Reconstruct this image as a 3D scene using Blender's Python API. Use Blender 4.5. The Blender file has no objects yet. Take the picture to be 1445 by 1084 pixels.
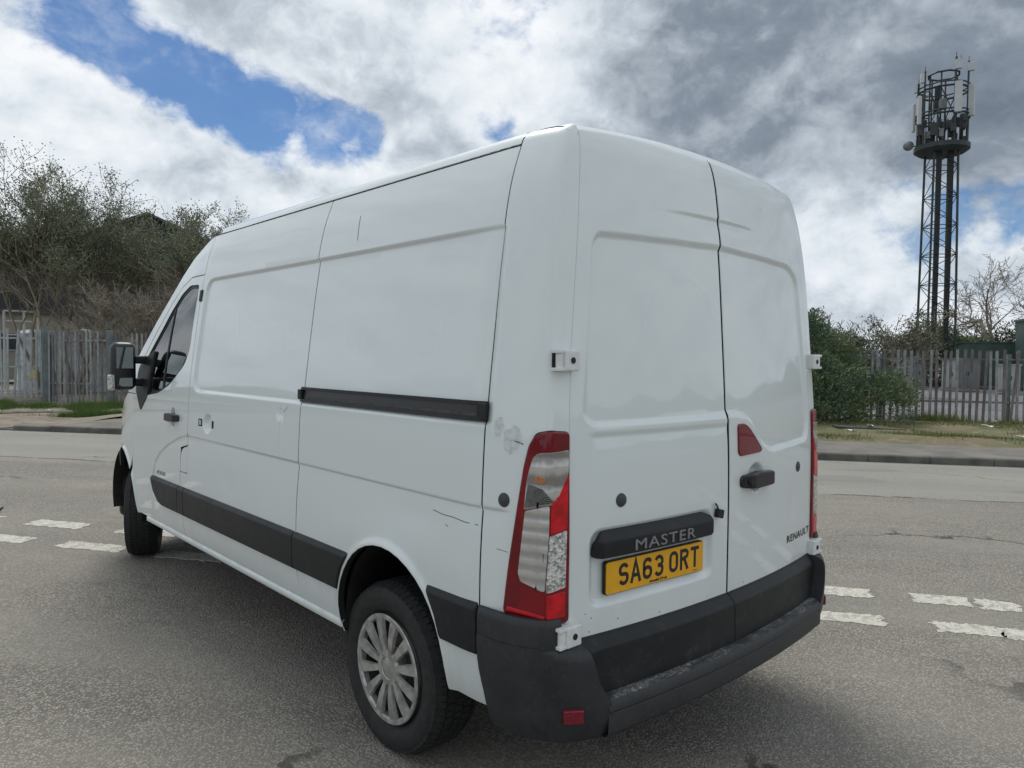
import bpy, math, random
import numpy as np
from mathutils import Vector, Matrix
from mathutils.geometry import delaunay_2d_cdt
R=math.radians
sc=bpy.context.scene
COL=sc.collection
# ---------------------------------------------------------------- camera
cam_d=bpy.data.cameras.new('camera'); cam=bpy.data.objects.new('camera',cam_d); COL.objects.link(cam)
CX,CY,CZ,YAW,PIT,ROL,FPX=-2.630,-1.651,1.641,0.7433,-0.0374,0.0101,1038.0
fwd=Vector((math.sin(YAW),math.cos(YAW),0)); rgt=Vector((math.cos(YAW),-math.sin(YAW),0)); up=Vector((0,0,1))
f2=fwd*math.cos(PIT)+up*math.sin(PIT); u2=up*math.cos(PIT)-fwd*math.sin(PIT)
r3=rgt*math.cos(ROL)+u2*math.sin(ROL); u3=u2*math.cos(ROL)-rgt*math.sin(ROL)
m=Matrix((r3,u3,-f2)).transposed().to_4x4(); m.translation=Vector((CX,CY,CZ)); cam.matrix_world=m
cam_d.sensor_fit='HORIZONTAL'; cam_d.sensor_width=36.0; cam_d.lens=36.0*FPX/1445.0
cam_d.clip_start=.05; cam_d.clip_end=6000
sc.camera=cam
sc.render.resolution_x=1024; sc.render.resolution_y=768
# ---------------------------------------------------------------- light
SUN_AZ,SUN_EL=28.0,58.0
sun_d=bpy.data.lights.new('sun','SUN'); sun=bpy.data.objects.new('sun',sun_d); COL.objects.link(sun)
sun_d.energy=1.4; sun_d.angle=R(28); sun_d.color=(1,.95,.88)
sd=Vector((math.sin(R(SUN_AZ))*math.cos(R(SUN_EL)),math.cos(R(SUN_AZ))*math.cos(R(SUN_EL)),math.sin(R(SUN_EL))))
sun.rotation_euler=sd.to_track_quat('Z','Y').to_euler(); sun.location=(0,0,60)
sc.view_settings.view_transform='Standard'; sc.view_settings.look='None'; sc.view_settings.gamma=1.0
sc.view_settings.exposure=0.56; sc.view_settings.use_curve_mapping=False
# ---------------------------------------------------------------- node helper
class NT:
    def __init__(s,tree): s.t=tree; s.n=tree.nodes; s.l=tree.links
    def add(s,ty,**kw):
        n=s.n.new(ty)
        for k,v in kw.items(): setattr(n,k,v)
        return n
    def link(s,a,b): s.l.new(a,b)
    def inp(s,sock,v):
        if hasattr(v,'is_linked') or isinstance(v,bpy.types.NodeSocket): s.l.new(v,sock)
        else: sock.default_value=v
    def math(s,op,a,b=0.0,c=None,clamp=False):
        n=s.n.new('ShaderNodeMath'); n.operation=op; n.use_clamp=clamp
        s.inp(n.inputs[0],a); s.inp(n.inputs[1],b)
        if c is not None: s.inp(n.inputs[2],c)
        return n.outputs[0]
    def vmath(s,op,a,b=(0,0,0)):
        n=s.n.new('ShaderNodeVectorMath'); n.operation=op
        s.inp(n.inputs[0],a); s.inp(n.inputs[1],b)
        return n.outputs['Value'] if op in('DOT_PRODUCT','LENGTH','DISTANCE') else n.outputs['Vector']
    def noise(s,vec,scale,detail=4,rough=.55,dist=0.0,lac=2.0):
        n=s.n.new('ShaderNodeTexNoise'); s.inp(n.inputs['Vector'],vec); n.inputs['Scale'].default_value=scale
        n.inputs['Detail'].default_value=detail; n.inputs['Roughness'].default_value=rough; n.inputs['Distortion'].default_value=dist
        n.inputs['Lacunarity'].default_value=lac
        return n.outputs['Fac']
    def voro(s,vec,scale,feature='F1',out='Distance',rnd=1.0):
        n=s.n.new('ShaderNodeTexVoronoi'); n.feature=feature; s.inp(n.inputs['Vector'],vec); n.inputs['Scale'].default_value=scale
        n.inputs['Randomness'].default_value=rnd
        return n.outputs[out]
    def ramp(s,fac,a,b,lo=0.0,hi=1.0,smooth=True):
        n=s.n.new('ShaderNodeMapRange'); n.interpolation_type='SMOOTHSTEP' if smooth else 'LINEAR'; n.clamp=True
        s.inp(n.inputs[0],fac); n.inputs[1].default_value=a; n.inputs[2].default_value=b; n.inputs[3].default_value=lo; n.inputs[4].default_value=hi
        return n.outputs[0]
    def mix(s,fac,a,b,blend='MIX'):
        n=s.n.new('ShaderNodeMix'); n.data_type='RGBA'; n.blend_type=blend; n.clamp_factor=True
        s.inp(n.inputs[0],fac)
        for sock,v in((n.inputs[6],a),(n.inputs[7],b)):
            if isinstance(v,(tuple,list)): sock.default_value=(v[0],v[1],v[2],1)
            else: s.l.new(v,sock)
        return n.outputs[2]
    def sep(s,v):
        n=s.n.new('ShaderNodeSeparateXYZ'); s.l.new(v,n.inputs[0]); return n.outputs
    def comb(s,x,y,z):
        n=s.n.new('ShaderNodeCombineXYZ')
        for i,v in enumerate((x,y,z)): s.inp(n.inputs[i],v)
        return n.outputs[0]
# ---------------------------------------------------------------- world: nishita sky with broken cloud cover
w=bpy.data.worlds.new('World'); sc.world=w; w.use_nodes=True
W=NT(w.node_tree); W.n.clear()
wo=W.add('ShaderNodeOutputWorld'); bg=W.add('ShaderNodeBackground'); W.link(bg.outputs[0],wo.inputs[0])
sky=W.add('ShaderNodeTexSky',sky_type='NISHITA',sun_disc=False,sun_elevation=R(SUN_EL),sun_rotation=R(SUN_AZ))
sky.air_density=1.0; sky.dust_density=.6; sky.ozone_density=1.6
tc=W.add('ShaderNodeTexCoord'); dirv=W.vmath('NORMALIZE',tc.outputs['Generated'])
dx,dy,dz=W.sep(dirv)
cp=W.comb(dx,dy,W.math('MULTIPLY',dz,1.3))
wv=W.add('ShaderNodeTexNoise'); W.link(cp,wv.inputs['Vector']); wv.inputs['Scale'].default_value=9.0; wv.inputs['Detail'].default_value=3
_wd=W.vmath('SCALE',W.vmath('SUBTRACT',wv.outputs['Color'],(.5,.5,.5))); _wd.node.inputs['Scale'].default_value=.055
cpw=W.vmath('ADD',cp,_wd)
big=W.noise(cpw,4.2,7,.60); mid=W.noise(W.vmath('ADD',cpw,(7.3,2.1,4.4)),11.0,6,.60)
mid2=W.noise(W.vmath('ADD',cpw,(7.3,2.1,4.4+.035)),11.0,5,.60)
relief=W.math('MULTIPLY',W.math('SUBTRACT',mid,mid2),.9)
shade=W.noise(W.vmath('ADD',cpw,(3.1,9.7,1.2)),4.5,5,.55)
def dvec(az,el): return (math.sin(R(az))*math.cos(R(el)),math.cos(R(az))*math.cos(R(el)),math.sin(R(el)))
def blobs(lst):
    acc=None
    for az,el,rad,wt in lst:
        d=W.vmath('DOT_PRODUCT',dirv,dvec(az,el))
        g=W.ramp(d,math.cos(R(rad*1.6)),math.cos(R(rad*.15)),0.0,wt)
        acc=g if acc is None else W.math('ADD',acc,g)
    return acc
gaps=blobs([(11.5,22.5,3.5,.34),(15.2,20.6,3.2,.36),(18.8,18.6,2.6,.34),(22.3,17.6,2.6,.36),(26,16.6,3.0,.36),(30,15.8,2.4,.36),(40.9,17.4,1.7,.22),
            (71,9.6,2.6,.26),(75.6,9.8,2.6,.30),(80,9,3,.25)])
cover=W.math('ADD',W.math('MULTIPLY',big,.60),W.math('MULTIPLY',mid,.40))
cover=W.math('SUBTRACT',W.math('ADD',W.math('MULTIPLY',W.math('SUBTRACT',cover,.5),2.1),.74),W.math('MULTIPLY',gaps,1.02))
alpha=W.math('MAXIMUM',W.ramp(cover,.24,.55),W.ramp(W.noise(cpw,7.0,5,.65),.44,.78,.05,.75))
dark=blobs([(66,17,12,.27),(80,15.5,10,.30),(56,24,11,.20),(37,17.5,5,.12),(24,24,5,.08),(95,20,16,.22)])
lite=blobs([(42,22.5,5,.20),(10,16,7,.14),(66,8.5,4,.30),(76,6,6,.24),(29,13,6,.12)])
br=W.math('ADD',W.math('SUBTRACT',W.math('ADD',W.math('ADD',W.math('MULTIPLY',shade,.70),.03),W.math('MULTIPLY',mid,.50)),dark),lite)
edge=W.ramp(cover,.42,.90,.12,-.05)
br=W.math('MULTIPLY',W.math('ADD',W.math('ADD',W.math('ADD',br,edge),relief),.25),.8)
cr=W.add('ShaderNodeValToRGB'); W.link(br,cr.inputs[0])
e=cr.color_ramp.elements
e[0].position=.296; e[0].color=(.165,.197,.238,1); e[1].position=1.0; e[1].color=(.63,.65,.67,1)
k=e.new(.05); k.color=(.115,.14,.175,1); k=e.new(.56); k.color=(.335,.378,.425,1); k=e.new(.76); k.color=(.505,.545,.585,1)
SKY=.10
cl=W.vmath('SCALE',cr.outputs[0]); cl.node.inputs['Scale'].default_value=1.0/SKY
skyb=W.vmath('MULTIPLY',sky.outputs[0],(.235,.375,.53))
W.link(W.mix(alpha,skyb,cl),bg.inputs['Color']); bg.inputs['Strength'].default_value=SKY
# ---------------------------------------------------------------- materials
MATS={}
def mat(name,col=(.5,.5,.5),rough=.5,metal=0.0,var=0.0,vscale=8.0,bump=0.0,bscale=60.0,coat=0.0,spec=.5,build=None):
    if name in MATS: return MATS[name]
    mm=bpy.data.materials.new(name); mm.use_nodes=True; t=NT(mm.node_tree); b=t.n['Principled BSDF']
    b.inputs['Base Color'].default_value=(*col,1); b.inputs['Roughness'].default_value=rough; b.inputs['Metallic'].default_value=metal
    b.inputs['Coat Weight'].default_value=coat; b.inputs['Coat Roughness'].default_value=.04; b.inputs['Specular IOR Level'].default_value=spec
    geo=t.add('ShaderNodeNewGeometry'); pos=geo.outputs['Position']
    if var>0:
        n=t.noise(pos,vscale,5,.6)
        t.link(t.mix(t.ramp(n,.3,.7),tuple(c*(1-var) for c in col),tuple(min(1,c*(1+var)) for c in col)),b.inputs['Base Color'])
    if bump>0:
        bn=t.add('ShaderNodeBump'); bn.inputs['Strength'].default_value=bump; bn.inputs['Distance'].default_value=.004
        t.link(t.noise(pos,bscale,4,.6),bn.inputs['Height']); t.link(bn.outputs[0],b.inputs['Normal'])
    if build: build(t,b,pos)
    MATS[name]=mm; return mm
def b_paint(t,b,pos):
    x,y,z=t.sep(pos)
    n1=t.noise(pos,3.2,6,.62); n2=t.noise(pos,22,5,.65)
    st=t.noise(t.comb(t.math('MULTIPLY',x,14),t.math('MULTIPLY',y,14),t.math('MULTIPLY',z,1.3)),1.0,4,.6)
    low=t.ramp(z,1.15,.42,0,1)
    d=t.math('MULTIPLY',low,t.ramp(t.math('ADD',t.math('MULTIPLY',n1,.6),t.math('MULTIPLY',st,.4)),.38,.72))
    base=t.mix(t.ramp(n1,.3,.75),(.715,.768,.766),(.725,.775,.772))
    base=t.mix(t.math('MULTIPLY',d,.42),base,(.42,.41,.37))
    fine=t.ramp(t.noise(pos,75,3,.6),.66,.74,0,1)
    sp=t.math('MULTIPLY',fine,t.math('MULTIPLY',low,t.ramp(n2,.5,.65)))
    base=t.mix(t.math('MULTIPLY',sp,.5),base,(.24,.21,.17))
    t.link(base,b.inputs['Base Color'])
    t.link(t.math('ADD',t.math('MULTIPLY',d,.35),t.math('ADD',.34,t.math('MULTIPLY',n1,.01))),b.inputs['Roughness'])
    t.link(t.math('SUBTRACT',1.0,t.math('MULTIPLY',d,.8),clamp=True),b.inputs['Coat Weight'])
    bn=t.add('ShaderNodeBump'); bn.inputs['Strength'].default_value=.10; bn.inputs['Distance'].default_value=.012
    t.link(t.noise(pos,2.4,1,.4),bn.inputs['Height']); t.link(bn.outputs[0],b.inputs['Coat Normal'])
M_white=mat('white_paint',rough=.35,coat=1.0,build=b_paint)
def b_plastic(t,b,pos):
    x,y,z=t.sep(pos)
    n=t.noise(pos,7,6,.65); up_=t.sep(t.add('ShaderNodeNewGeometry').outputs['Normal'])[2]
    base=t.mix(t.ramp(n,.35,.75),(.010,.012,.014),(.019,.021,.023)); base=t.mix(t.math('MULTIPLY',t.ramp(t.noise(pos,19,6,.72),.52,.75),t.ramp(z,.85,.40,.15,.6)),base,(.075,.072,.066))
    t.link(base,b.inputs['Base Color'])
    t.link(t.ramp(n,.3,.7,.40,.54),b.inputs['Roughness'])
    bn=t.add('ShaderNodeBump'); bn.inputs['Strength'].default_value=.12; bn.inputs['Distance'].default_value=.001
    t.link(t.noise(pos,900,2,.6),bn.inputs['Height']); t.link(bn.outputs[0],b.inputs['Normal'])
M_plas=mat('black_plastic',rough=.5,spec=.32,build=b_plastic)
def b_tread(t,b,pos):
    x,y,z=t.sep(pos)
    v=t.comb(t.math('MULTIPLY',x,5),t.math('MULTIPLY',y,16),t.math('MULTIPLY',z,8))
    n=t.noise(v,1.3,6,.70,0.0); n2=t.noise(t.comb(t.math('MULTIPLY',x,60),t.math('MULTIPLY',y,190),0.0),1.0,5,.75)
    s=t.math('MULTIPLY',t.ramp(n,.40,.66),t.ramp(n2,.40,.66))
    t.link(t.mix(t.math('MULTIPLY',s,1.0),(.030,.031,.034),(.42,.42,.41)),b.inputs['Base Color'])
def b_skylit(t,b,pos):  # paler base puts sky light on the bumper into colour; dust mixed over
    n=t.noise(pos,6,6,.68); n2=t.noise(pos,55,5,.7)
    base=t.mix(t.ramp(n,.32,.72),(.015,.017,.020),(.030,.032,.035)); base=t.mix(t.ramp(n2,.52,.74,0,.40),base,(.07,.068,.063))
    t.link(base,b.inputs['Base Color']); t.link(t.ramp(n,.3,.7,.42,.6),b.inputs['Roughness'])
M_skylit=mat('skylit_dusty_plastic',rough=.5,build=b_skylit)
M_tread=mat('scuffed_step_plastic',rough=.6,build=b_tread)
M_dark=mat('dark_cavity',(.008,.008,.009),.9)
M_rub=mat('tyre_rubber',(.018,.018,.018),.72,var=.35,vscale=30,bump=.3,bscale=200)
M_under=mat('underbody_black',(.015,.014,.013),.8,var=.4,vscale=12)
M_hub=mat('hubcap_silver',(.40,.395,.37),.45,.5,var=.30,vscale=22)
M_steel=mat('steel_rim',(.06,.06,.06),.6,.3,var=.3,vscale=25)
M_hinge=mat('hinge_white',(.70,.715,.70),.4,var=.07,vscale=40)
M_handle=mat('handle_plastic',(.014,.015,.017),.32)
M_grom=mat('grommet_rubber',(.045,.05,.052),.55)
M_text=mat('badge_grey',(.27,.27,.275),.35,.4)
M_print=mat('print_black',(.012,.012,.014),.5)
M_yel=mat('plate_yellow',(.80,.40,.01),.38,var=.05,vscale=30)
def lensmat(name,col,rough=.08,fl=30,depth=.25):
    def bb(t,b,pos):
        x,y,z=t.sep(pos)
        bn=t.add('ShaderNodeBump'); bn.inputs['Strength'].default_value=depth; bn.inputs['Distance'].default_value=.003
        t.link(t.noise(pos,fl,3,.6),bn.inputs['Height']); t.link(bn.outputs[0],b.inputs['Normal'])
        n=t.noise(pos,fl*.8,3,.6)
        t.link(t.mix(t.ramp(n,.35,.65),tuple(c*.75 for c in col),tuple(min(1,c*1.2) for c in col)),b.inputs['Base Color'])
        b.inputs['Coat Weight'].default_value=.7; b.inputs['Coat Roughness'].default_value=.02; b.inputs['Specular IOR Level'].default_value=.2
    return mat(name,col,rough,build=bb)
M_lred=lensmat('lamp_red_dark',(.185,.0012,.007),.3,8,.02)
M_lred2=lensmat('lamp_red_bright',(.55,.004,.012),.25,26,.3)
def lensmat2(name,c1,c2,sz,horiz=True,depth=.5,rough=.12):
    def bb(t,b,pos):
        x,y,z=t.sep(pos)
        w_=t.math('SINE',t.math('MULTIPLY',z,sz)); w2=t.math('SINE',t.math('MULTIPLY',t.math('ADD',x,y),sz*1.3))
        v=w_ if horiz else t.math('MULTIPLY',w_,w2)
        n=t.noise(pos,24,3,.6)
        t.link(t.mix(t.ramp(t.math('ADD',t.math('MULTIPLY',v,.28),n),.25,.85),c1,c2),b.inputs['Base Color'])
        bn=t.add('ShaderNodeBump'); bn.inputs['Strength'].default_value=depth; bn.inputs['Distance'].default_value=.003
        t.link(v,bn.inputs['Height']); t.link(bn.outputs[0],b.inputs['Normal'])
        b.inputs['Coat Weight'].default_value=1.0; b.inputs['Coat Roughness'].default_value=.03; b.inputs['Metallic'].default_value=.35
    return mat(name,c1,rough,build=bb)
def b_clear(t,b,pos):
    v=t.voro(pos,120,'F1','Color'); d=t.voro(pos,120,'F1','Distance'); x,y,z=t.sep(v); n=t.noise(pos,30,3,.6)
    t.link(t.mix(t.ramp(t.math('ADD',t.math('MULTIPLY',x,.6),t.math('MULTIPLY',n,.5)),.25,.85),(.25,.25,.24),(.78,.77,.74)),b.inputs['Base Color'])
    bn=t.add('ShaderNodeBump'); bn.inputs['Strength'].default_value=.8; bn.inputs['Distance'].default_value=.003; t.link(d,bn.inputs['Height']); t.link(bn.outputs[0],b.inputs['Normal'])
    b.inputs['Coat Weight'].default_value=1.0; b.inputs['Metallic'].default_value=.25
M_lclr=mat('lamp_clear',(.5,.5,.5),.15,build=b_clear)
M_lgry=lensmat2('lamp_reflector_grey',(.40,.39,.365),(.55,.54,.51),150,True,.35,.2)
M_lamb=lensmat2('lamp_amber_chrome',(.25,.235,.22),(.55,.53,.51),75,True,.5)
M_bulb=mat('amber_bulb',(.42,.16,.06),.2,coat=1.0)
M_honey=lensmat2('lamp_honeycomb',(.05,.05,.05),(.22,.22,.21),900,False,.8)
M_refl=lensmat('reflector_red',(.19,.010,.022),.25,220,.5)
def glassmat(name,tint,base=.10):
    mm=bpy.data.materials.new(name); mm.use_nodes=True; t=NT(mm.node_tree); t.n.clear()
    o=t.add('ShaderNodeOutputMaterial'); g=t.add('ShaderNodeBsdfGlossy'); g.inputs['Roughness'].default_value=.01; g.inputs['Color'].default_value=(1,1,1,1)
    tr=t.add('ShaderNodeBsdfTransparent'); tr.inputs['Color'].default_value=(*tint,1)
    fr=t.add('ShaderNodeFresnel'); fr.inputs['IOR'].default_value=1.55
    mx=t.add('ShaderNodeMixShader'); t.link(t.math('ADD',fr.outputs[0],base-.04,clamp=True),mx.inputs[0]); t.link(tr.outputs[0],mx.inputs[1]); t.link(g.outputs[0],mx.inputs[2]); t.link(mx.outputs[0],o.inputs[0])
    return mm
M_glass=glassmat('cab_glass',(.42,.50,.49),.07)
M_mirror=mat('mirror_glass',(.78,.86,.84),.02,1.0)
M_seat=mat('seat_fabric',(.03,.03,.034),.9,var=.2)
# ---------------------------------------------------------------- mesh helpers
def link(name,me,parent=None,base=None):
    o=bpy.data.objects.new(name,me); COL.objects.link(o)
    if parent is not None:
        o.parent=parent
        o.matrix_parent_inverse=parent.matrix_world.inverted() if parent.type!='EMPTY' or True else Matrix()
    return o
def mesh(name,V,F,material=None,smooth=False,normals=None):
    me=bpy.data.meshes.new(name); me.from_pydata([tuple(map(float,v)) for v in V],[],[tuple(map(int,f)) for f in F])
    mats=material if isinstance(material,(list,tuple)) else [material]
    for mm in mats:
        if mm: me.materials.append(mm)
    if smooth: me.polygons.foreach_set('use_smooth',[True]*len(me.polygons))
    me.update()
    if normals is not None: me.normals_split_custom_set_from_vertices([tuple(map(float,n)) for n in normals])
    return me
def obj(name,V,F,material=None,parent=None,smooth=False,normals=None):
    return link(name,mesh(name,V,F,material,smooth,normals),parent)
def fast_mesh(name,V,quads,material,smooth=False):
    V=np.asarray(V,dtype=np.float32); Q=np.asarray(quads,dtype=np.int32); k=Q.shape[1]
    me=bpy.data.meshes.new(name); me.vertices.add(len(V)); me.vertices.foreach_set('co',V.ravel())
    me.loops.add(Q.size); me.loops.foreach_set('vertex_index',Q.ravel())
    me.polygons.add(len(Q)); me.polygons.foreach_set('loop_start',np.arange(0,Q.size,k,dtype=np.int32)); 
    me.polygons.foreach_set('use_smooth',np.full(len(Q),smooth)); me.update(calc_edges=True)
    me.materials.append(material); return me
def empty(name,loc=(0,0,0),label=None,cat=None,group=None):
    o=bpy.data.objects.new(name,None); COL.objects.link(o); o.location=loc; o.matrix_world=Matrix.Translation(loc)
    if label: tag(o,label,cat,group)
    return o
def tag(o,label,cat,group=None):
    o['label']=label; o['category']=cat
    if group: o['group']=group
    return o
def struct(o,kind='structure'): o['kind']=kind; return o
class MB:
    def __init__(s): s.V=[];s.F=[]
    def add(s,V,F):
        k=len(s.V); s.V+= [tuple(v) for v in V]; s.F+=[tuple(i+k for i in f) for f in F]; return s
    def box(s,c,h,rot=None,taper=1.0):
        P=[]
        for dz in(-1,1):
            for sx,sy in((-1,-1),(1,-1),(1,1),(-1,1)):
                t=taper if dz>0 else 1
                v=Vector((sx*h[0]*t,sy*h[1]*t,dz*h[2]))
                if rot is not None: v=rot@v
                P.append(v+Vector(c))
        return s.add(P,[(3,2,1,0),(4,5,6,7),(0,1,5,4),(1,2,6,5),(2,3,7,6),(3,0,4,7)])
    def bar(s,a,b,r,n=6,r2=None):
        a=Vector(a);b=Vector(b);d=(b-a)
        if d.length<1e-6: return s
        q=d.to_track_quat('Z','Y'); r2=r if r2 is None else r2; P=[]
        for c,rr in((a,r),(b,r2)):
            for i in range(n):
                an=2*math.pi*i/n; P.append(c+q@Vector((math.cos(an)*rr,math.sin(an)*rr,0)))
        F=[(i,(i+1)%n,n+(i+1)%n,n+i) for i in range(n)]+[tuple(range(n-1,-1,-1)),tuple(range(n,2*n))]
        return s.add(P,F)
    def tube(s,pts,r,n=8):
        for a,b in zip(pts[:-1],pts[1:]): s.bar(a,b,r,n)
        return s
    def build(s,name,material,parent=None,smooth=False,bevel=0.0,seg=2):
        o=obj(name,s.V,s.F,material,parent,smooth)
        if bevel>0:
            md=o.modifiers.new('bevel','BEVEL'); md.width=bevel; md.segments=seg; md.limit_method='ANGLE'
            if smooth:
                pass
        return o
def smoothstep(a,b,x): t=np.clip((x-a)/(b-a),0,1); return t*t*(3-2*t)
def spline(xs,ys):
    xs=np.array(xs,float);ys=np.array(ys,float);n=len(xs);h=np.diff(xs);A=np.zeros((n,n));B=np.zeros(n);A[0,0]=A[-1,-1]=1
    for i in range(1,n-1):
        A[i,i-1]=h[i-1];A[i,i]=2*(h[i-1]+h[i]);A[i,i+1]=h[i];B[i]=3*((ys[i+1]-ys[i])/h[i]-(ys[i]-ys[i-1])/h[i-1])
    c=np.linalg.solve(A,B);b=np.diff(ys)/h-h*(2*c[:-1]+c[1:])/3;d=np.diff(c)/(3*h)
    def f(x):
        x=np.asarray(x,float);i=np.clip(np.searchsorted(xs,x)-1,0,n-2);t=x-xs[i]
        r=ys[i]+b[i]*t+c[i]*t*t+d[i]*t**3
        r=np.where(x<xs[0],ys[0]+b[0]*(x-xs[0]),r); e=b[-1]+2*c[-2]*h[-1]+3*d[-1]*h[-1]**2
        return np.where(x>xs[-1],ys[-1]+e*(x-xs[-1]),r)
    return f
def sdpoly(px,py,poly):
    poly=np.asarray(poly,float);d=np.full(px.shape,1e9);ins=np.zeros(px.shape,bool);n=len(poly)
    for i in range(n):
        ax,ay=poly[i];bx,by=poly[(i+1)%n];ex,ey=bx-ax,by-ay;wx,wy=px-ax,py-ay
        t=np.clip((wx*ex+wy*ey)/(ex*ex+ey*ey+1e-12),0,1);d=np.minimum(d,(wx-ex*t)**2+(wy-ey*t)**2)
        c=((ay>py)!=(by>py)); 
        with np.errstate(divide='ignore',invalid='ignore'): xi=(bx-ax)*(py-ay)/(by-ay+1e-15)+ax
        ins^=(c&(px<xi))
    d=np.sqrt(d);return np.where(ins,-d,d)
def rounded(poly,r,n=5):
    out=[];N=len(poly)
    for i in range(N):
        p0=np.array(poly[i-1],float);p1=np.array(poly[i],float);p2=np.array(poly[(i+1)%N],float)
        rr=r[i] if isinstance(r,(list,tuple)) else r
        a=p0-p1;b=p2-p1;la=np.linalg.norm(a);lb=np.linalg.norm(b);rr=min(rr,la*.45,lb*.45)
        if rr<1e-4: out.append(tuple(p1)); continue
        q0=p1+a/la*rr;q2=p1+b/lb*rr
        for k in range(n+1):
            t=k/n;out.append(tuple((1-t)**2*q0+2*t*(1-t)*p1+t*t*q2))
    return out
def densify(poly,h):
    out=[];N=len(poly)
    for i in range(N):
        a=np.array(poly[i],float);b=np.array(poly[(i+1)%N],float);k=max(1,int(math.ceil(np.linalg.norm(b-a)/h)))
        for j in range(k): out.append(a+(b-a)*j/k)
    return np.array(out)
def parea(p): x,y=p[:,0],p[:,1]; return .5*np.sum(x*np.roll(y,-1)-np.roll(x,-1)*y)
def nrm(v): return v/np.maximum(np.linalg.norm(v,axis=-1,keepdims=True),1e-12)
class Surf:
    """base(s,v)->Nx3, outward sign, displacement along the outward normal"""
    def __init__(s,base,sign,disp=None): s.base=base;s.sign=sign;s.disp=disp
    def _n(s,f,a,b,e=.0015): return nrm(np.cross(f(a+e,b)-f(a-e,b),f(a,b+e)-f(a,b-e)))*s.sign
    def P(s,a,b,off=0.0):
        a=np.asarray(a,float);b=np.asarray(b,float);p=s.base(a,b)
        d=off+(s.disp(a,b) if s.disp else 0.0)
        return p+s._n(s.base,a,b)*np.reshape(d*np.ones(a.shape),(-1,1))
    def N(s,a,b,off=0.0): return s._n(lambda x,y:s.P(x,y,off),a,b,.002)
def panel(name,outline,S,material,parent,holes=(),h=.035,fine=.007,flange=.03,off=0.0,offf=None,bev=.0018,edge=.02,mirror=False,darkfl=True):
    loops=[]
    for k,l in enumerate([outline]+list(holes)):
        p=densify(l,edge)
        if (parea(p)>0)!=(k==0): p=p[::-1]
        loops.append(p)
    O=loops[0];lo=O.min(0);hi=O.max(0)
    P=lambda a,b:S.P(a,b,off+(offf(a,b) if offf else 0.0))
    def Nn(a,b): return S._n(P,a,b,.002)
    # adaptive interior points
    pts=np.zeros((0,2))
    kk=max(1,int(round(h/fine)))
    gx=np.arange(lo[0],hi[0]+fine,fine);gy=np.arange(lo[1],hi[1]+fine,fine)
    if len(gx)>2 and len(gy)>2:
        A,B=np.meshgrid(gx,gy,indexing='ij');keep=np.zeros(A.shape,bool);keep[kk//2::kk,kk//2::kk]=True
        fn=(lambda a,b:(S.disp(a,b) if S.disp else np.zeros(a.shape))+(offf(a,b) if offf else 0.0))
        if S.disp or offf:
            Dm=fn(A.ravel(),B.ravel()).reshape(A.shape)
            lap=np.zeros(A.shape);lap[1:-1,1:-1]=np.maximum(abs(Dm[2:,1:-1]+Dm[:-2,1:-1]-2*Dm[1:-1,1:-1]),abs(Dm[1:-1,2:]+Dm[1:-1,:-2]-2*Dm[1:-1,1:-1]))
            keep|=lap>1.2e-4
            k2=lap>2.5e-5; sub=np.zeros(A.shape,bool); sub[::2,::2]=True; keep|=(k2&sub)
        q=np.stack([A[keep],B[keep]],1)
        d=sdpoly(q[:,0],q[:,1],O);ok=d<-.45*fine-.002
        for hl in loops[1:]: ok&=sdpoly(q[:,0],q[:,1],hl)>.45*fine+.002
        pts=q[ok]
    V2=[];E=[]
    for l in loops:
        b0=len(V2);n=len(l);V2+=[Vector((x,y)) for x,y in l];E+=[(b0+i,b0+(i+1)%n) for i in range(n)]
    V2+=[Vector((x,y)) for x,y in pts]
    rv,re,rf,_,_,_=delaunay_2d_cdt(V2,E,[],0,1e-6)
    rv=np.array([(v[0],v[1]) for v in rv]);rf=np.array([f for f in rf if len(f)==3],int)
    c=rv[rf].mean(1);ok=sdpoly(c[:,0],c[:,1],O)<0
    for hl in loops[1:]: ok&=sdpoly(c[:,0],c[:,1],hl)>0
    rf=rf[ok]
    a,b=rv[:,0],rv[:,1]
    VV=[P(a,b)];NN=[Nn(a,b)];FF=[tuple(f) for f in rf] if S.sign>0 else [tuple(f[::-1]) for f in rf]
    cnt=len(rv);darkf=[]
    for l in loops:
        n=len(l);t=np.roll(l,-1,0)-np.roll(l,1,0);t=nrm(t);out=np.stack([t[:,1],-t[:,0]],1)
        p0=P(l[:,0],l[:,1]);n0=Nn(l[:,0],l[:,1]);l1=l+out*bev;p1=P(l1[:,0],l1[:,1]);e=nrm(p1-p0)
        r1=p1-n0*bev*1.2;r2=r1-n0*flange
        VV+=[p0,r1,r2];NN+=[n0,nrm(e+.25*n0),e]
        for i in range(n):
            j=(i+1)%n
            for q in(0,n):
                f=(cnt+q+i,cnt+q+n+i,cnt+q+n+j,cnt+q+j); FF.append(f if S.sign>0 else f[::-1])
                if q: darkf.append(len(FF)-1)
        cnt+=3*n
    V=np.concatenate(VV);N=np.concatenate(NN)
    mi=None
    if material is M_white and darkfl: material=[M_white,M_dark]  # gap sides get the dark colour, shade painted into the panel joints
    if mirror:
        V=V*[-1,1,1];N=N*[-1,1,1];FF=[f[::-1] for f in FF]
    o=obj(name,V,FF,material,parent,True,N)
    if isinstance(material,list):
        for f in darkf: o.data.polygons[f].material_index=1
    return o
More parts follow.
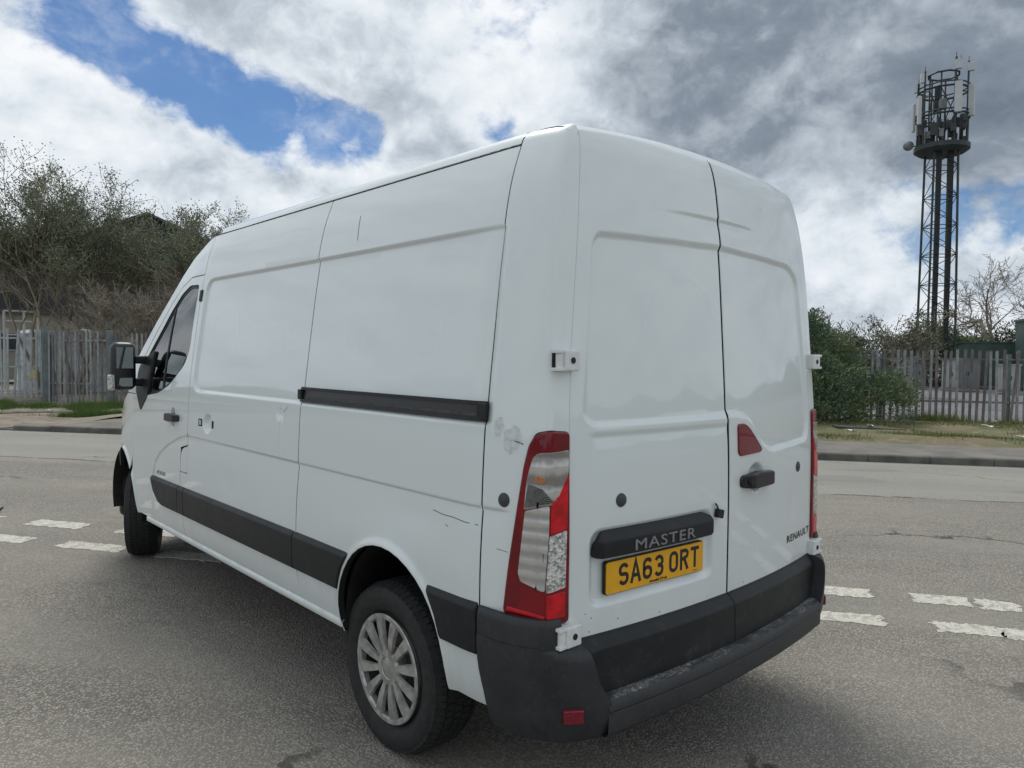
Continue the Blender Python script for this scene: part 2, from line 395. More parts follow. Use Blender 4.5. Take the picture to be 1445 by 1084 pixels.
def mirror_copy(o,name=None,parent=None):
    me=o.data;V=np.array([v.co for v in me.vertices])*[-1,1,1];F=[tuple(p.vertices)[::-1] for p in me.polygons]
    N=None
    if me.has_custom_normals:
        N=np.zeros((len(V),3))
        cn=np.zeros(len(me.loops)*3,np.float32); me.corner_normals.foreach_get('vector',cn); cn=cn.reshape(-1,3)
        li=np.zeros(len(me.loops),np.int32); me.loops.foreach_get('vertex_index',li); N[li]=cn; N=N*[-1,1,1]
    sm=len(me.polygons)>0 and me.polygons[0].use_smooth
    n=obj(name or o.name.split('.')[0],V,F,list(me.materials),parent or o.parent,sm,N)
    n.data.polygons.foreach_set('material_index',[p.material_index for p in me.polygons])
    for md in o.modifiers:
        if md.type=='BEVEL':
            q=n.modifiers.new('bevel','BEVEL');q.width=md.width;q.segments=md.segments;q.limit_method='ANGLE'
    return n
# ================================================================ ROAD AND GROUND
TX,TY=.58,-.815; NX,NY=.815,.58           # along / across the far road
def tn(t,n,z=0.0): return (t*TX+n*NX,t*TY+n*NY,z)
def b_asphalt(t,b,pos):
    x,y,z=t.sep(pos)
    nn=t.math('ADD',t.math('MULTIPLY',x,NX),t.math('MULTIPLY',y,NY)); tt=t.math('ADD',t.math('MULTIPLY',x,TX),t.math('MULTIPLY',y,TY))
    chip=t.voro(pos,95,'F1','Distance'); chipc=t.voro(pos,95,'F1','Color'); n2=t.noise(pos,140,3,.7)
    n1=t.noise(pos,.55,5,.6); n3=t.noise(pos,6,6,.65)
    st=t.noise(t.comb(t.math('MULTIPLY',tt,.25),t.math('MULTIPLY',nn,1.4),0.0),1.0,5,.6)
    cs=t.sep(chipc)[0]
    base=t.mix(t.ramp(cs,.05,.95),(.150,.139,.120),(.44,.408,.348))
    base=t.mix(t.ramp(chip,.30,.62,0,.8),base,(.095,.09,.082))
    base=t.mix(t.ramp(n1,.3,.7,0,.35),base,(.33,.305,.26))
    base=t.mix(t.ramp(n3,.40,.72,0,.40),base,(.17,.163,.148))
    base=t.mix(t.ramp(st,.35,.75,0,.30),base,(.37,.345,.295))
    # the far carriageway was laid separately: paler, finer stone, with a tar joint along its edge
    wob=t.math('ADD',nn,t.math('MULTIPLY',t.math('SUBTRACT',t.noise(pos,1.3,5,.65),.5),.30))
    far=t.ramp(wob,6.42,6.55)
    base=t.mix(t.math('MULTIPLY',far,.45),base,(.32,.325,.30))
    cr_=t.math('ABSOLUTE',t.math('SUBTRACT',wob,6.45)); cm=t.ramp(cr_,.012,.04,.85,0)
    base=t.mix(t.math('MULTIPLY',cm,t.ramp(t.noise(pos,2.2,3,.6),.35,.55)),base,(.035,.033,.03))
    wp=t.vmath('ADD',pos,t.vmath('SCALE',t.comb(t.noise(pos,1.7,4,.6),t.noise(t.vmath('ADD',pos,(9,4,0)),1.7,4,.6),0.0))); [n for n in t.n if n.type=='VECT_MATH' and n.operation=='SCALE'][-1].inputs['Scale'].default_value=.9
    ed=t.voro(wp,.33,'DISTANCE_TO_EDGE','Distance'); ck=t.math('MULTIPLY',t.ramp(ed,.003,.009,.85,0),t.ramp(t.noise(pos,.35,3,.6),.50,.60))
    base=t.mix(ck,base,(.05,.047,.042))
    oil=t.ramp(t.noise(t.vmath('ADD',pos,(31,7,0)),1.5,5,.55),.64,.78,0,.55); base=t.mix(oil,base,(.075,.072,.068))
    trk=t.math('ADD',t.math('SINE',t.math('MULTIPLY',nn,3.6)),t.math('MULTIPLY',t.noise(pos,.8,4,.6),1.6)); base=t.mix(t.ramp(trk,.9,1.9,0,.22),base,(.20,.192,.175))
    rep_=t.ramp(t.noise(t.comb(t.math('MULTIPLY',tt,.22),t.math('MULTIPLY',nn,.6),3.0),1.0,2,.4),.60,.615,0,.35); base=t.mix(rep_,base,(.16,.155,.145))
    t.link(base,b.inputs['Base Color']); b.inputs['Roughness'].default_value=.85; b.inputs['Specular IOR Level'].default_value=.3
    bn=t.add('ShaderNodeBump'); bn.inputs['Strength'].default_value=.9; bn.inputs['Distance'].default_value=.006
    hgt=t.math('SUBTRACT',t.math('MULTIPLY',n2,.35),t.math('MULTIPLY',chip,1.0))
    t.link(hgt,bn.inputs['Height']); t.link(bn.outputs[0],b.inputs['Normal'])
M_asph=mat('worn_asphalt',rough=.85,build=b_asphalt)
def grid(name,t0,t1,n0,n1,nt,nn,zf,material,parent=None):
    T=np.linspace(t0,t1,nt+1);N=np.linspace(n0,n1,nn+1);A,B=np.meshgrid(T,N,indexing='ij');Zz=zf(A,B)
    V=np.stack([A*TX+B*NX,A*TY+B*NY,Zz],-1).reshape(-1,3);m_=nn+1
    F=[(i*m_+j,i*m_+j+1,(i+1)*m_+j+1,(i+1)*m_+j) for i in range(nt) for j in range(nn)]
    return obj(name,V,F,material,parent,True)
def b_terr(t,b,pos):
    n=t.noise(pos,.12,6,.6); t.link(t.mix(t.ramp(n,.35,.65),(.075,.078,.045),(.115,.105,.075)),b.inputs['Base Color'])
M_terr=mat('rough_terrain',rough=.95,build=b_terr)
struct(obj('ground',[(-2500,-2500,-.06),(2500,-2500,-.06),(2500,2500,-.06),(-2500,2500,-.06)],[(0,1,2,3)],M_terr))
road=struct(grid('road',-70,70,-45,9.66,28,22,lambda a,b:0*a,M_asph))
# kerb stones
def b_conc(t,b,pos):
    n=t.noise(pos,5,7,.65);n2=t.noise(pos,60,4,.7)
    c=t.mix(t.ramp(n,.3,.7),(.17,.165,.15),(.27,.26,.235)); t.link(t.mix(t.ramp(n2,.45,.75,0,.5),c,(.10,.10,.085)),b.inputs['Base Color'])
    bn=t.add('ShaderNodeBump'); bn.inputs['Strength'].default_value=.4; bn.inputs['Distance'].default_value=.004; t.link(n2,bn.inputs['Height']); t.link(bn.outputs[0],b.inputs['Normal'])
M_conc=mat('weathered_concrete',rough=.9,build=b_conc)
M_kerb=mat('kerb_concrete',(.115,.112,.10),.9,var=.3,vscale=4,bump=.4,bscale=60)
kerb=empty('kerb',tn(0,9.72)); struct(kerb)
rng=random.Random(4)
def kerb_h(t):  # dropped at the gateway on the far left
    return .035+.085*float(smoothstep(-14.2,-12.6,np.array(t)))+(.085*float(smoothstep(-24.5,-26,np.array(t))))
ks=None
t=-40.0
while t<32:
    h=min(.12,kerb_h(t+.45));L=.905
    b_=MB(); a0=rng.uniform(-.004,.004)
    prof=[(9.655,-.05),(9.655+a0,h-.02),(9.668+a0,h-.006),(9.685+a0,h),(9.79,h),(9.79,-.05)]
    V=[];n_=len(prof)
    for tt in(t,t+L):
        V+=[tn(tt,q[0],q[1]) for q in prof]
    F=[(i,i+n_,(i+1)%n_+n_,(i+1)%n_) for i in range(n_)]+[tuple(range(n_)),tuple(range(2*n_-1,n_-1,-1))]
    obj('kerb_stone',V,F,M_kerb,kerb); t+=.915
def b_foot(t,b,pos):
    n=t.noise(pos,1.6,7,.65);n2=t.noise(pos,45,5,.7);n3=t.noise(pos,.5,4,.6)
    c=t.mix(t.ramp(n,.3,.7),(.125,.118,.105),(.20,.19,.17)); c=t.mix(t.ramp(n2,.4,.75,0,.55),c,(.075,.07,.062)); c=t.mix(t.ramp(n3,.45,.65,0,.5),c,(.23,.205,.17))
    t.link(c,b.inputs['Base Color']); bn=t.add('ShaderNodeBump'); bn.inputs['Strength'].default_value=.6; bn.inputs['Distance'].default_value=.008; t.link(n2,bn.inputs['Height']); t.link(bn.outputs[0],b.inputs['Normal'])
M_foot=mat('old_footway_tarmac',rough=.9,build=b_foot)
def b_dirt(t,b,pos):
    n=t.noise(pos,1.1,7,.68,.4);n2=t.noise(pos,30,5,.7);n3=t.noise(pos,3.5,5,.65)
    c=t.mix(t.ramp(n,.35,.65),(.20,.165,.125),(.31,.275,.225)); c=t.mix(t.ramp(n3,.5,.7,0,.7),c,(.115,.09,.065)); c=t.mix(t.ramp(n2,.45,.8,0,.6),c,(.09,.075,.055))
    t.link(c,b.inputs['Base Color']); bn=t.add('ShaderNodeBump'); bn.inputs['Strength'].default_value=.8; bn.inputs['Distance'].default_value=.03; t.link(n2,bn.inputs['Height']); t.link(bn.outputs[0],b.inputs['Normal'])
M_dirt=mat('trodden_dirt',rough=.95,build=b_dirt)
def b_verge(t,b,pos):
    n=t.noise(pos,.9,7,.68,.3);n2=t.noise(pos,28,5,.7);n3=t.noise(pos,2.7,5,.65)
    c=t.mix(t.ramp(n,.40,.62),(.21,.17,.105),(.125,.14,.055)); c=t.mix(t.ramp(n3,.52,.70,0,.75),c,(.29,.25,.19)); c=t.mix(t.ramp(n2,.45,.8,0,.45),c,(.08,.08,.045))
    t.link(c,b.inputs['Base Color']); bn=t.add('ShaderNodeBump'); bn.inputs['Strength'].default_value=.9; bn.inputs['Distance'].default_value=.04; t.link(n2,bn.inputs['Height']); t.link(bn.outputs[0],b.inputs['Normal'])
M_verge=mat('scrubby_verge',rough=.95,build=b_verge)
rs=np.random.RandomState(3)
def lump(a,b,sc_=1.0,amp=.03): return amp*(np.sin(a*1.7*sc_+b*.9)+np.sin(a*.63*sc_-b*1.9+1.3)+np.sin(a*3.1*sc_+2.1+b*2.3)*.5)
def zfoot(a,b): return .018+np.minimum(.118,(.035+.085*smoothstep(-14.2,-12.6,a)))*0+ np.where(a>-13.4,.098,.018+.085*smoothstep(-14.4,-13.0,a))*1.0+.0*a
def zf(a,b): return .033+.082*smoothstep(-14.2,-12.6,a)+.01*np.sin(a*.8)*smoothstep(10,11,b)
foot=struct(grid('pavement',-12.6,32,9.79,11.5,90,4,zf,M_foot))
crossing=struct(grid('dirt_crossing',-40,-12.6,9.79,17.6,60,24,lambda a,b:zf(a,b)+(lump(a,b,1.0,.022)+.10*smoothstep(12,15.5,b))*smoothstep(9.8,10.6,b),M_dirt))
verge=struct(grid('verge',-12.6,34,11.5,17.0,120,24,lambda a,b:zf(a,b)-.006+(lump(a,b,1.2,.025)+.07)*smoothstep(11.5,12.2,b)*smoothstep(-12.6,-11.8,a),M_verge))
def b_yard(t,b,pos):
    x,y,z=t.sep(pos); n=t.noise(pos,.9,6,.65); n2=t.noise(t.comb(t.math('MULTIPLY',x,2.2),t.math('MULTIPLY',y,.5),0.0),1.5,5,.65)
    c=t.mix(t.ramp(n,.3,.7),(.125,.122,.132),(.19,.187,.197)); c=t.mix(t.ramp(n2,.45,.7,0,.6),c,(.085,.083,.088)); t.link(c,b.inputs['Base Color'])
M_yard=mat('grey_yard_concrete',rough=.9,build=b_yard)
yard=struct(grid('yard',-10,60,17.0,62,14,18,lambda a,b:.07+.012*(b-17),M_yard))
yard2=struct(grid('yard_back',-90,-10,17.6,90,16,16,lambda a,b:.12+0*a,M_dirt))
# --- painted give way dashes (children of the road)
TDX,TDY=.535,-.845; NDX,NDY=.845,.535
def b_paintline(t,b,pos):
    n=t.noise(pos,30,6,.7);n2=t.noise(pos,9,6,.7);v=t.voro(pos,95,'F1','Distance')
    wear=t.ramp(t.math('ADD',t.math('MULTIPLY',n,.5),t.math('MULTIPLY',n2,.5)),.46,.57)
    c=t.mix(t.ramp(n2,.3,.7),(.55,.53,.45),(.70,.68,.60)); c=t.mix(t.math('MULTIPLY',wear,.75),c,(.26,.25,.22)); c=t.mix(t.ramp(v,.35,.65,0,.35),c,(.24,.23,.20))
    t.link(c,b.inputs['Base Color']); bn=t.add('ShaderNodeBump'); bn.inputs['Strength'].default_value=.6; bn.inputs['Distance'].default_value=.004
    t.link(t.math('SUBTRACT',n,v),bn.inputs['Height']); t.link(bn.outputs[0],b.inputs['Normal'])
M_line=mat('worn_road_paint',rough=.75,build=b_paintline)
def dash(t0,t1,n0,n1,seed):
    r=random.Random(seed);P=[]
    def edge(a,b,k,amp):
        for i in range(k):
            f=i/k;P.append((a[0]+(b[0]-a[0])*f+r.uniform(-amp,amp),a[1]+(b[1]-a[1])*f+r.uniform(-amp,amp)))
    sk=r.uniform(-.03,.03)
    edge((t0+sk,n0),(t1+sk,n0+.01),22,.016);edge((t1+sk,n0),(t1,n1),8,.03);edge((t1,n1),(t0,n1),22,.016);edge((t0,n1),(t0+sk,n0),8,.03)
    if parea(np.array(P))>0: pass
    V=[(a*TDX+b*NDX,a*TDY+b*NDY,.004) for a,b in P];V+=[(x,y,-.002) for x,y,_ in V]
    n=len(P);F=[tuple(range(n-1,-1,-1))]+[(i,(i+1)%n,(i+1)%n+n,i+n) for i in range(n)]
    me=mesh('painted_dash',V,F,M_line)
    o=link('painted_dash',me,road); return o
sd_=1
for n0,n1,st in((2.37,2.59,[-9.3,-8.3,-7.36,-6.30,-5.25,-4.3,-3.35,-2.4,-1.5,-.5,.47,1.37,2.29,3.2,4.1,5.0,5.9,6.8]),(1.82,2.01,[-8.4,-7.35,-6.35,-5.34,-4.33,-3.4,-2.45,-1.5,-.55,.42,1.35,2.27,3.2,4.1,5.0,5.9,6.8])):
    for s0 in st:
        sd_+=1; L=.64
        if s0 in(1.37,1.35): dash(s0,s0+.36,n0,n1,sd_); dash(s0+.385,s0+.64,n0-.02,n1-.015,sd_+70)
        else: dash(s0,s0+L,n0,n1,sd_)
# ================================================================ VAN
van=empty('delivery_van',(0,2.6,0),'white high roof panel van with black bumpers and yellow rear plate','van')
B_=spline([.36,.44,.50,.58,.72,.95,1.13,1.42,1.71,1.9,2.05,2.15,2.27,2.39],[.955,.992,1.010,1.023,1.031,1.031,1.026,1.011,.977,.952,.929,.911,.882,.838])
RZ=spline([.40,.8,1.1,1.4,1.75,2.1,2.28,2.40,2.435,2.46,2.475],[-.014,-.013,-.012,-.003,.020,.048,.070,.094,.108,.132,.165])
BOW=.0716
def bow(x): return BOW*(1-(x/.86)**2)
# section: v<=2.39 is height on the side, beyond that arc length over the roof shoulder
_rx=spline([2.39,2.42,2.45,2.50,2.56,2.64,2.75],[.838,.824,.802,.756,.698,.618,.510])
_rz=spline([2.39,2.42,2.45,2.50,2.56,2.64,2.75],[2.39,2.417,2.437,2.454,2.465,2.475,2.483])
def secx(v): return np.where(v<=2.39,B_(np.minimum(v,2.39)),_rx(np.maximum(v,2.39)))
def secz(v): return np.where(v<=2.39,v,_rz(np.maximum(v,2.39)))
CR=.034; ARC=CR*math.pi/2
def taperT(v): return .072-.042*smoothstep(1.35,2.35,v)
def leftbase(s,v):
    """left body side; s>=0 runs forward from the rear corner, s<0 wraps round the corner onto the rear"""
    s,v=np.broadcast_arrays(np.asarray(s,float),np.asarray(v,float))
    X=secx(v);Zv=secz(v);r00=RZ(Zv);xcc=X-taperT(v)-CR;r0=r00-bow(xcc)
    cab=smoothstep(3.0,3.9,s)*np.maximum(0,(v-1.35)/.7)**1.5*.05
    nose=.30*np.maximum(0,(s-4.15)/1.2)**2.2
    u=np.clip(1-s/.34,0,1.0); tap=taperT(v)*u**1.7
    x=X-cab-nose-tap
    y=np.where(s>.3,s,s+(r0+CR)*np.clip((.3-s)/.3,0,1))
    # corner arc and rear strip
    xc=X-taperT(v)
    th=np.clip(-s/CR,0,math.pi/2)
    ex=np.maximum(0,-s-ARC)
    x=np.where(s<0,xc-CR*(1-np.cos(th))-ex,x)
    yr=r00-bow(np.maximum(xc-CR-ex,.55))
    y=np.where(s<0,yr+CR*(1-np.sin(th)),y)
    return np.stack([-x,y,Zv],-1)
def crease(s): return np.interp(s,[0,3.08,3.2,3.3,3.47,3.6,3.70,3.745,3.76],[1.13,1.13,1.112,1.086,1.03,.972,.905,.82,.70])
RECS=rounded([(-1,1.412),(-1,2.09),(3.005,2.095),(3.02,1.412)],[0,0,.09,.09])
RECS2=[(-1,1.3),(-1,2.09),(1.7,2.09),(1.7,1.3)]
ARC_R=(.825,.50,.382); ARC_F=(4.545,.52,.392)
def leftdisp(s,v):
    s=np.asarray(s,float);v=np.asarray(v,float)
    dR=sdpoly(s,v,RECS); dep=.014-.006*smoothstep(.6,.26,s)
    d=-dep*smoothstep(.009,-.009,dR)*(s>.235)
    c=crease(s);k=c-v
    cm=smoothstep(.10,.17,s)*smoothstep(3.80,3.74,s)
    d=d-.0095*smoothstep(-.002,.010,k)*np.exp(-np.maximum(0,k)/.09)*cm*(v>.55)
    for (cy,cz,r) in(ARC_R,ARC_F):
        q=np.hypot(s-cy,v-cz)-r
        d=d+.012*np.exp(-(np.maximum(q,0)/.022)**2)*(v>.40)
    # soft swell over the rear arch
    d=d+.010*np.exp(-((s-.82)/.45)**2-((v-.88)/.11)**2)*smoothstep(.15,.4,s)
    # pressed cups behind the handles
    d=d-.022*smoothstep(1.0,.55,np.hypot((s-3.36)/.052,(v-1.222)/.072))
    d=d-.024*smoothstep(1.0,.55,np.hypot((s-2.752)/.072,(v-1.226)/.062))
    # small knocks
    d=d-.006*np.exp(-((s-1.80)/.05)**2-((v-1.35)/.035)**2)-.003*np.exp(-((s-2.45)/.10)**2-((v-.93)/.05)**2)-.003*np.exp(-((s-.62)/.16)**2-((v-1.04)/.05)**2)
    d=d+.004*np.exp(-((s-1.78)/.012)**2)*smoothstep(1.40,1.36,v)*smoothstep(1.10,1.16,v)*smoothstep(.25,.3,s)
    return d
LS=Surf(leftbase,-1,leftdisp)
def arc(c,a0,a1,n=22): return [(c[0]+c[2]*math.cos(R(a0+(a1-a0)*i/n)),c[1]+c[2]*math.sin(R(a0+(a1-a0)*i/n))) for i in range(n+1)]
G=.0050 # half gap
sh=[(2.96,2.395),(3.2,2.365),(3.46,2.275),(3.63,2.175),(3.78,2.05),(4.0,1.845),(4.25,1.60),(4.40,1.44)]
# -- sliding door
slider_o=[(1.588+G,2.383),(3.082-G,2.383),(3.082-G,1.066),(3.20-G,1.045),(3.203-G,.80),(3.175-G,.62),(3.19-G,.478),(1.575+G,.478),(1.605+G,.60),(1.60+G,.80),(1.588+G,1.13)]
flap_o=rounded([(3.078,1.06),(3.19,1.035),(3.197,.892),(3.078,.895)],[.01,.05,.01,.01])
slider_hole=rounded([(3.068,1.2),(3.068,.89),(3.3,.89),(3.3,1.2)],0)
slider_o=[(1.588+G,2.383),(3.082-G,2.383),(3.082-G,1.066),(3.071,1.060),(3.071,.886),(3.20-G,.886),(3.203-G,.80),(3.175-G,.62),(3.19-G,.478),(1.575+G,.478),(1.605+G,.60),(1.60+G,.80),(1.588+G,1.13)]
slider=panel('sliding_door',slider_o,LS,M_white,van)
panel('fuel_flap',flap_o,LS,M_white,van)
# -- side panel with rear arch
aR=arc(ARC_R,-11,191)
side_o=[(.2445+G,2.383),(1.588-G,2.383),(1.588-G,1.13),(1.60-G,.80),(1.605-G,.60),(1.570-G,.43),(1.225,.425)]+aR+[(.43,.425),(.25,.425),(.2445+G,.62)]
side_o=[p for p in side_o if p[1]>=.424]
side=panel('side_panel',side_o,LS,M_white,van)
# -- rear quarter, wraps to the rear door edge
def xe(z): return np.interp(z,[.5,1.3,1.45,1.65,1.9,2.2,2.42],[.858,.858,.852,.838,.808,.768,.736])
def s_edge(v,gap=.005): return -(ARC+(float(secx(np.array(v)))-float(taperT(np.array(v)))-CR-float(xe(float(secz(np.array(v)))))-gap))
vs=np.linspace(.62,2.475,44)
quart_o=[(.2445-G,.62)]+[(.2445-G,v) for v in(.8,1.13,1.5,2.0,2.39,2.52)]+[(.12,2.52),(.05,2.512),(.02,2.495),(s_edge(2.475),2.475)]+[(s_edge(v),v) for v in vs[::-1][1:]]
quarter=panel('rear_quarter',quart_o,LS,M_white,van,h=.025,darkfl=False)
# -- cab door, window, pillar panel, wing
door_o=[(3.082+G,2.132),(3.082+G,1.07),(3.20+G,1.045),(3.203+G,.80),(3.175+G,.62),(3.19+G,.478),(3.90,.470),(4.02,.472)]+[p for p in arc(ARC_F,187,146,10)]+[(4.212,.90),(4.19,1.10),(4.175,1.36),(4.16,1.53),(3.96,1.752),(3.73,1.975),(3.56,2.085),(3.36,2.135)]
win_o=rounded([(3.145,2.078),(3.36,2.088),(3.53,2.040),(3.69,1.935),(3.93,1.705),(4.125,1.505),(4.13,1.40),(4.04,1.318),(3.90,1.342),(3.68,1.366),(3.46,1.430),(3.22,1.562),(3.155,1.66)],[.04,.05,.05,.05,.05,.03,.03,.03,.03,.05,.05,.06,.05])
door=panel('cab_door',door_o,LS,M_white,van,holes=[win_o])
def inset(poly,d):
    p=np.array(densify(poly,.02)); 
    if parea(p)<0: p=p[::-1]
    t_=nrm(np.roll(p,-1,0)-np.roll(p,1,0)); return p-np.stack([t_[:,1],-t_[:,0]],1)*d
flatS=Surf(leftbase,-1,lambda a,b:0*np.asarray(a)-.012)
panel('window_seal',[tuple(q) for q in inset(win_o,.003)],Surf(leftbase,-1,lambda a,b:0*np.asarray(a)-.008),M_plas,door,holes=[[tuple(q) for q in inset(win_o,.020)]],flange=.012)
wg=[tuple(q) for q in inset(win_o,.017)]
glass_o=[q for q in wg]
panel('window_glass',glass_o,flatS,M_glass,door,flange=.002,bev=.0005)
# divider bar and mirror sail
panel('window_divider',[(3.635,1.985),(3.655,1.975),(3.615,1.39),(3.595,1.395)],Surf(leftbase,-1,lambda a,b:0*np.asarray(a)-.007),M_plas,door,flange=.01)
panel('mirror_sail',rounded([(3.90,1.335),(4.04,1.225),(4.17,1.37),(4.165,1.54),(4.06,1.60),(3.88,1.66)],[.03,.03,.03,.05,.03,.03]),Surf(leftbase,-1,lambda a,b:0*np.asarray(a)+.004),M_plas,door,flange=.02)
pil_o=[(2.965,2.385)]+sh[1:]+[(4.40,1.345),(4.18,1.345),(4.183,1.37),(4.168,1.535),(3.968,1.760),(3.738,1.983),(3.565,2.093),(3.362,2.143),(3.088,2.140),(3.088,2.385)]
pil_o=[(3.088,2.386)]+sh[1:]+[(4.40,1.345),(4.182,1.345),(4.183,1.37),(4.168,1.535),(3.968,1.760),(3.738,1.983),(3.565,2.093),(3.362,2.143),(3.088,2.140)]
pillar=panel('cab_pillar',pil_o,LS,M_white,van)
wing_o=[(4.184,1.337),(4.40,1.337),(4.55,1.27),(4.75,1.15),(4.92,1.03),(5.04,.92),(5.08,.80),(5.0,.76)]+[p for p in arc(ARC_F,32,138,16)]+[(4.219,.90),(4.197,1.10)]
wing=panel('front_wing',wing_o,LS,M_white,van)
# -- gutter rubber above the side
def strip_along(name,pts,r,material,parent):
    b_=MB(); b_.tube(pts,r,6); return b_.build(name,material,parent,True)
yy=np.linspace(.246,3.08,50)
gp=LS.P(yy,np.full(50,2.3875),-.004)
strip_along('roof_gutter_seal',[tuple(q) for q in gp],.0055,M_plas,van)
# -- roof: shoulder to shoulder
def roofgrid(name,ys,material,parent,vmin=2.3925,rear=True):
    rows=[];VS=np.concatenate([np.linspace(vmin,2.56,14),np.linspace(2.6,2.75,4)])
    for y in ys:
        p=leftbase(np.full(len(VS),y),VS); 
        p=p.copy(); cx=np.linspace(-.46,0,9); cz_=2.483+.014*(1-(cx/.51)**2)
        mid_=np.stack([cx,np.full(9,p[-1,1]),cz_],1); half=np.concatenate([p,mid_]); full=np.concatenate([half,half[:-1][::-1]*[-1,1,1]])
        rows.append(full)
    return np.array(rows)
def gridobj(name,rows,material,parent,flip=False):
    n,m_=rows.shape[:2];V=rows.reshape(-1,3);F=[(i*m_+j,i*m_+j+1,(i+1)*m_+j+1,(i+1)*m_+j) for i in range(n-1) for j in range(m_-1)]
    if flip: F=[f[::-1] for f in F]
    o=obj(name,V,F,material,parent,True); return o
roof=gridobj('roof',roofgrid('roof',np.concatenate([np.linspace(.2485,.6,10),np.linspace(.7,3.0,24)]),M_white,van),M_white,van)
# rear roof header, from the roof panel down to the top of the doors
rows=[]
VSr=np.concatenate([np.linspace(2.475,2.56,8),np.linspace(2.6,2.75,4)])
xs_=np.concatenate([-_rx(VSr),np.linspace(-.46,0,9)]);zs_=np.concatenate([_rz(VSr),2.483+.014*(1-(np.linspace(-.46,0,9)/.51)**2)])
def dtop(x): return 2.452-.030*(np.abs(x)/.74)**2.2
for k in np.linspace(0,1,13):
    xx=xs_.copy();zt=dtop(xx)-.004;y1=.262;yd=RZ(zt)-bow(xx)*1.0+.004
    yv=y1+(yd-y1)*k; z0=zs_-.003*np.clip((np.abs(xx)-.70)/.04,0,1)
    zz=z0-(z0-zt)*(1-np.sqrt(np.maximum(0,1-k**2.6)))
    rows.append(np.concatenate([np.stack([xx,yv,zz],1),(np.stack([xx,yv,zz],1)*[-1,1,1])[:-1][::-1]]))
gridobj('roof_header',np.array(rows),M_white,van,flip=True)
for nm,o in(('cab_door',door),('side_panel',side),('side_panel',slider),('rear_quarter',quarter),('cab_pillar',pillar),('front_wing',wing)):
    mo=mirror_copy(o,nm)
    if o is door:
        for ch in list(door.children): mirror_copy(ch,parent=mo)
# -- nose: cap, windscreen, bonnet, front panel (shoulder curve lofted across)
def loft(name,st,material,parent,p=2.6,nu=21,outw=1):
    rows=[]
    for (y,z,hw,cz_,cy_) in st:
        u=np.linspace(-1,1,nu);rows.append(np.stack([hw*u,y+cy_*(1-np.abs(u)**p),z+cz_*(1-np.abs(u)**p)],1))
    return gridobj(name,np.array(rows),material,parent)
def hw_at(y,z): return float(-leftbase(np.array([y]),np.array([z]))[0,0])
stn=[(3.006,2.392,hw_at(3.0,2.39),.105,0)]+[(y,z,hw_at(y,z),.105-.02*i,.02+.03*i) for i,(y,z) in enumerate(sh[1:5])]
loft('cab_roof',stn,M_white,van)
loft('windscreen',[(3.785,2.045,hw_at(3.785,2.045)-.01,.02,.14),(4.0,1.84,hw_at(4.0,1.84)-.01,.02,.20),(4.25,1.60,hw_at(4.25,1.6)-.01,.01,.28),(4.395,1.445,hw_at(4.395,1.445)-.01,0,.34)],M_glass,van)
bst=[(4.40,1.44,hw_at(4.4,1.44),0,.34),(4.40,1.345,hw_at(4.4,1.345),.05,.40),(4.55,1.27,hw_at(4.55,1.27),.05,.40),(4.75,1.15,hw_at(4.75,1.15),.08,.42),(4.92,1.03,hw_at(4.92,1.03),.10,.40),(5.04,.92,hw_at(5.04,.92),.10,.34)]
loft('bonnet',bst,M_white,van)
loft('front_panel',[(5.04,.92,hw_at(5.04,.92),.10,.34),(5.08,.80,hw_at(5.08,.8),.05,.34),(5.06,.62,hw_at(5.05,.62),.0,.36),(5.02,.45,.78,.0,.38),(4.99,.30,.78,0,.36)],M_plas,van)
for s in(-1,1):
    b_=MB();b_.box((s*.80,4.985,.50),(.12,.06,.21));b_.build('front_bumper_end',M_plas,van,bevel=.04,seg=3)
    b_=MB();b_.box((s*.62,5.28,.93),(.17,.06,.11),Matrix.Rotation(s*.5,3,'Z'));b_.build('headlight',M_lclr,van,bevel=.03,seg=3)
# ---------------- rear doors
def rearbase(x,z):
    x,z=np.broadcast_arrays(np.asarray(x,float),np.asarray(z,float)); return np.stack([x,RZ(z)-bow(x),z],-1)
RL=rounded([(.1,2.088),(-.70,2.066),(-.728,2.02),(-.79,1.44),(-.75,1.412),(.1,1.418)],[0,.05,.06,.05,.05,0])
RRr=rounded([(-.1,2.088),(.64,2.070),(.735,2.02),(.815,1.36),(.80,1.262),(.36,1.246),(.28,1.285),(.175,1.400),(.05,1.420),(-.1,1.42)],[0,.06,.07,.06,.07,.05,.04,.06,.03,0])
PLR=rounded([(-.765,1.05),(-.125,1.05),(-.118,.800),(-.765,.800)],[.05,.05,.04,.04])
def reardisp(x,z):
    x=np.asarray(x,float);z=np.asarray(z,float)
    dl=np.where(x<0,sdpoly(x,z,RL),sdpoly(x,z,RRr))
    d=-.013*smoothstep(.013,-.013,dl)
    # second press line under the panel on the left door
    k=1.380-z; lm=smoothstep(-.79,-.74,x)*smoothstep(0.02,-.03,x)
    d=d-.008*smoothstep(-.010,.014,k)*np.exp(-np.maximum(0,k)/.07)*lm
    # styling line near the top
    k=2.197-.012*(x*2)**2-z; lm=smoothstep(-.50,-.10,x)*smoothstep(.44,.12,x)
    d=d-.010*smoothstep(-.008,.012,k)*np.exp(-np.maximum(0,k)/.035)*lm
    d=d-.016*smoothstep(.014,-.014,sdpoly(x,z,PLR))
    d=d-.022*smoothstep(1.0,.5,np.hypot((x-.222)/.075,(z-1.142)/.068))
    d=d-.004*np.exp(-((x-.60)/.05)**2-((z-.98)/.06)**2)-.006*np.exp(-((x-.40)/.10)**2-((z-2.27)/.06)**2)
    return d
RS=Surf(rearbase,1,reardisp)
zl=np.linspace(.56,2.415,40); SEAM=.0085
topL=[(x,float(dtop(x))) for x in np.linspace(-.738,-SEAM-.001,14)]
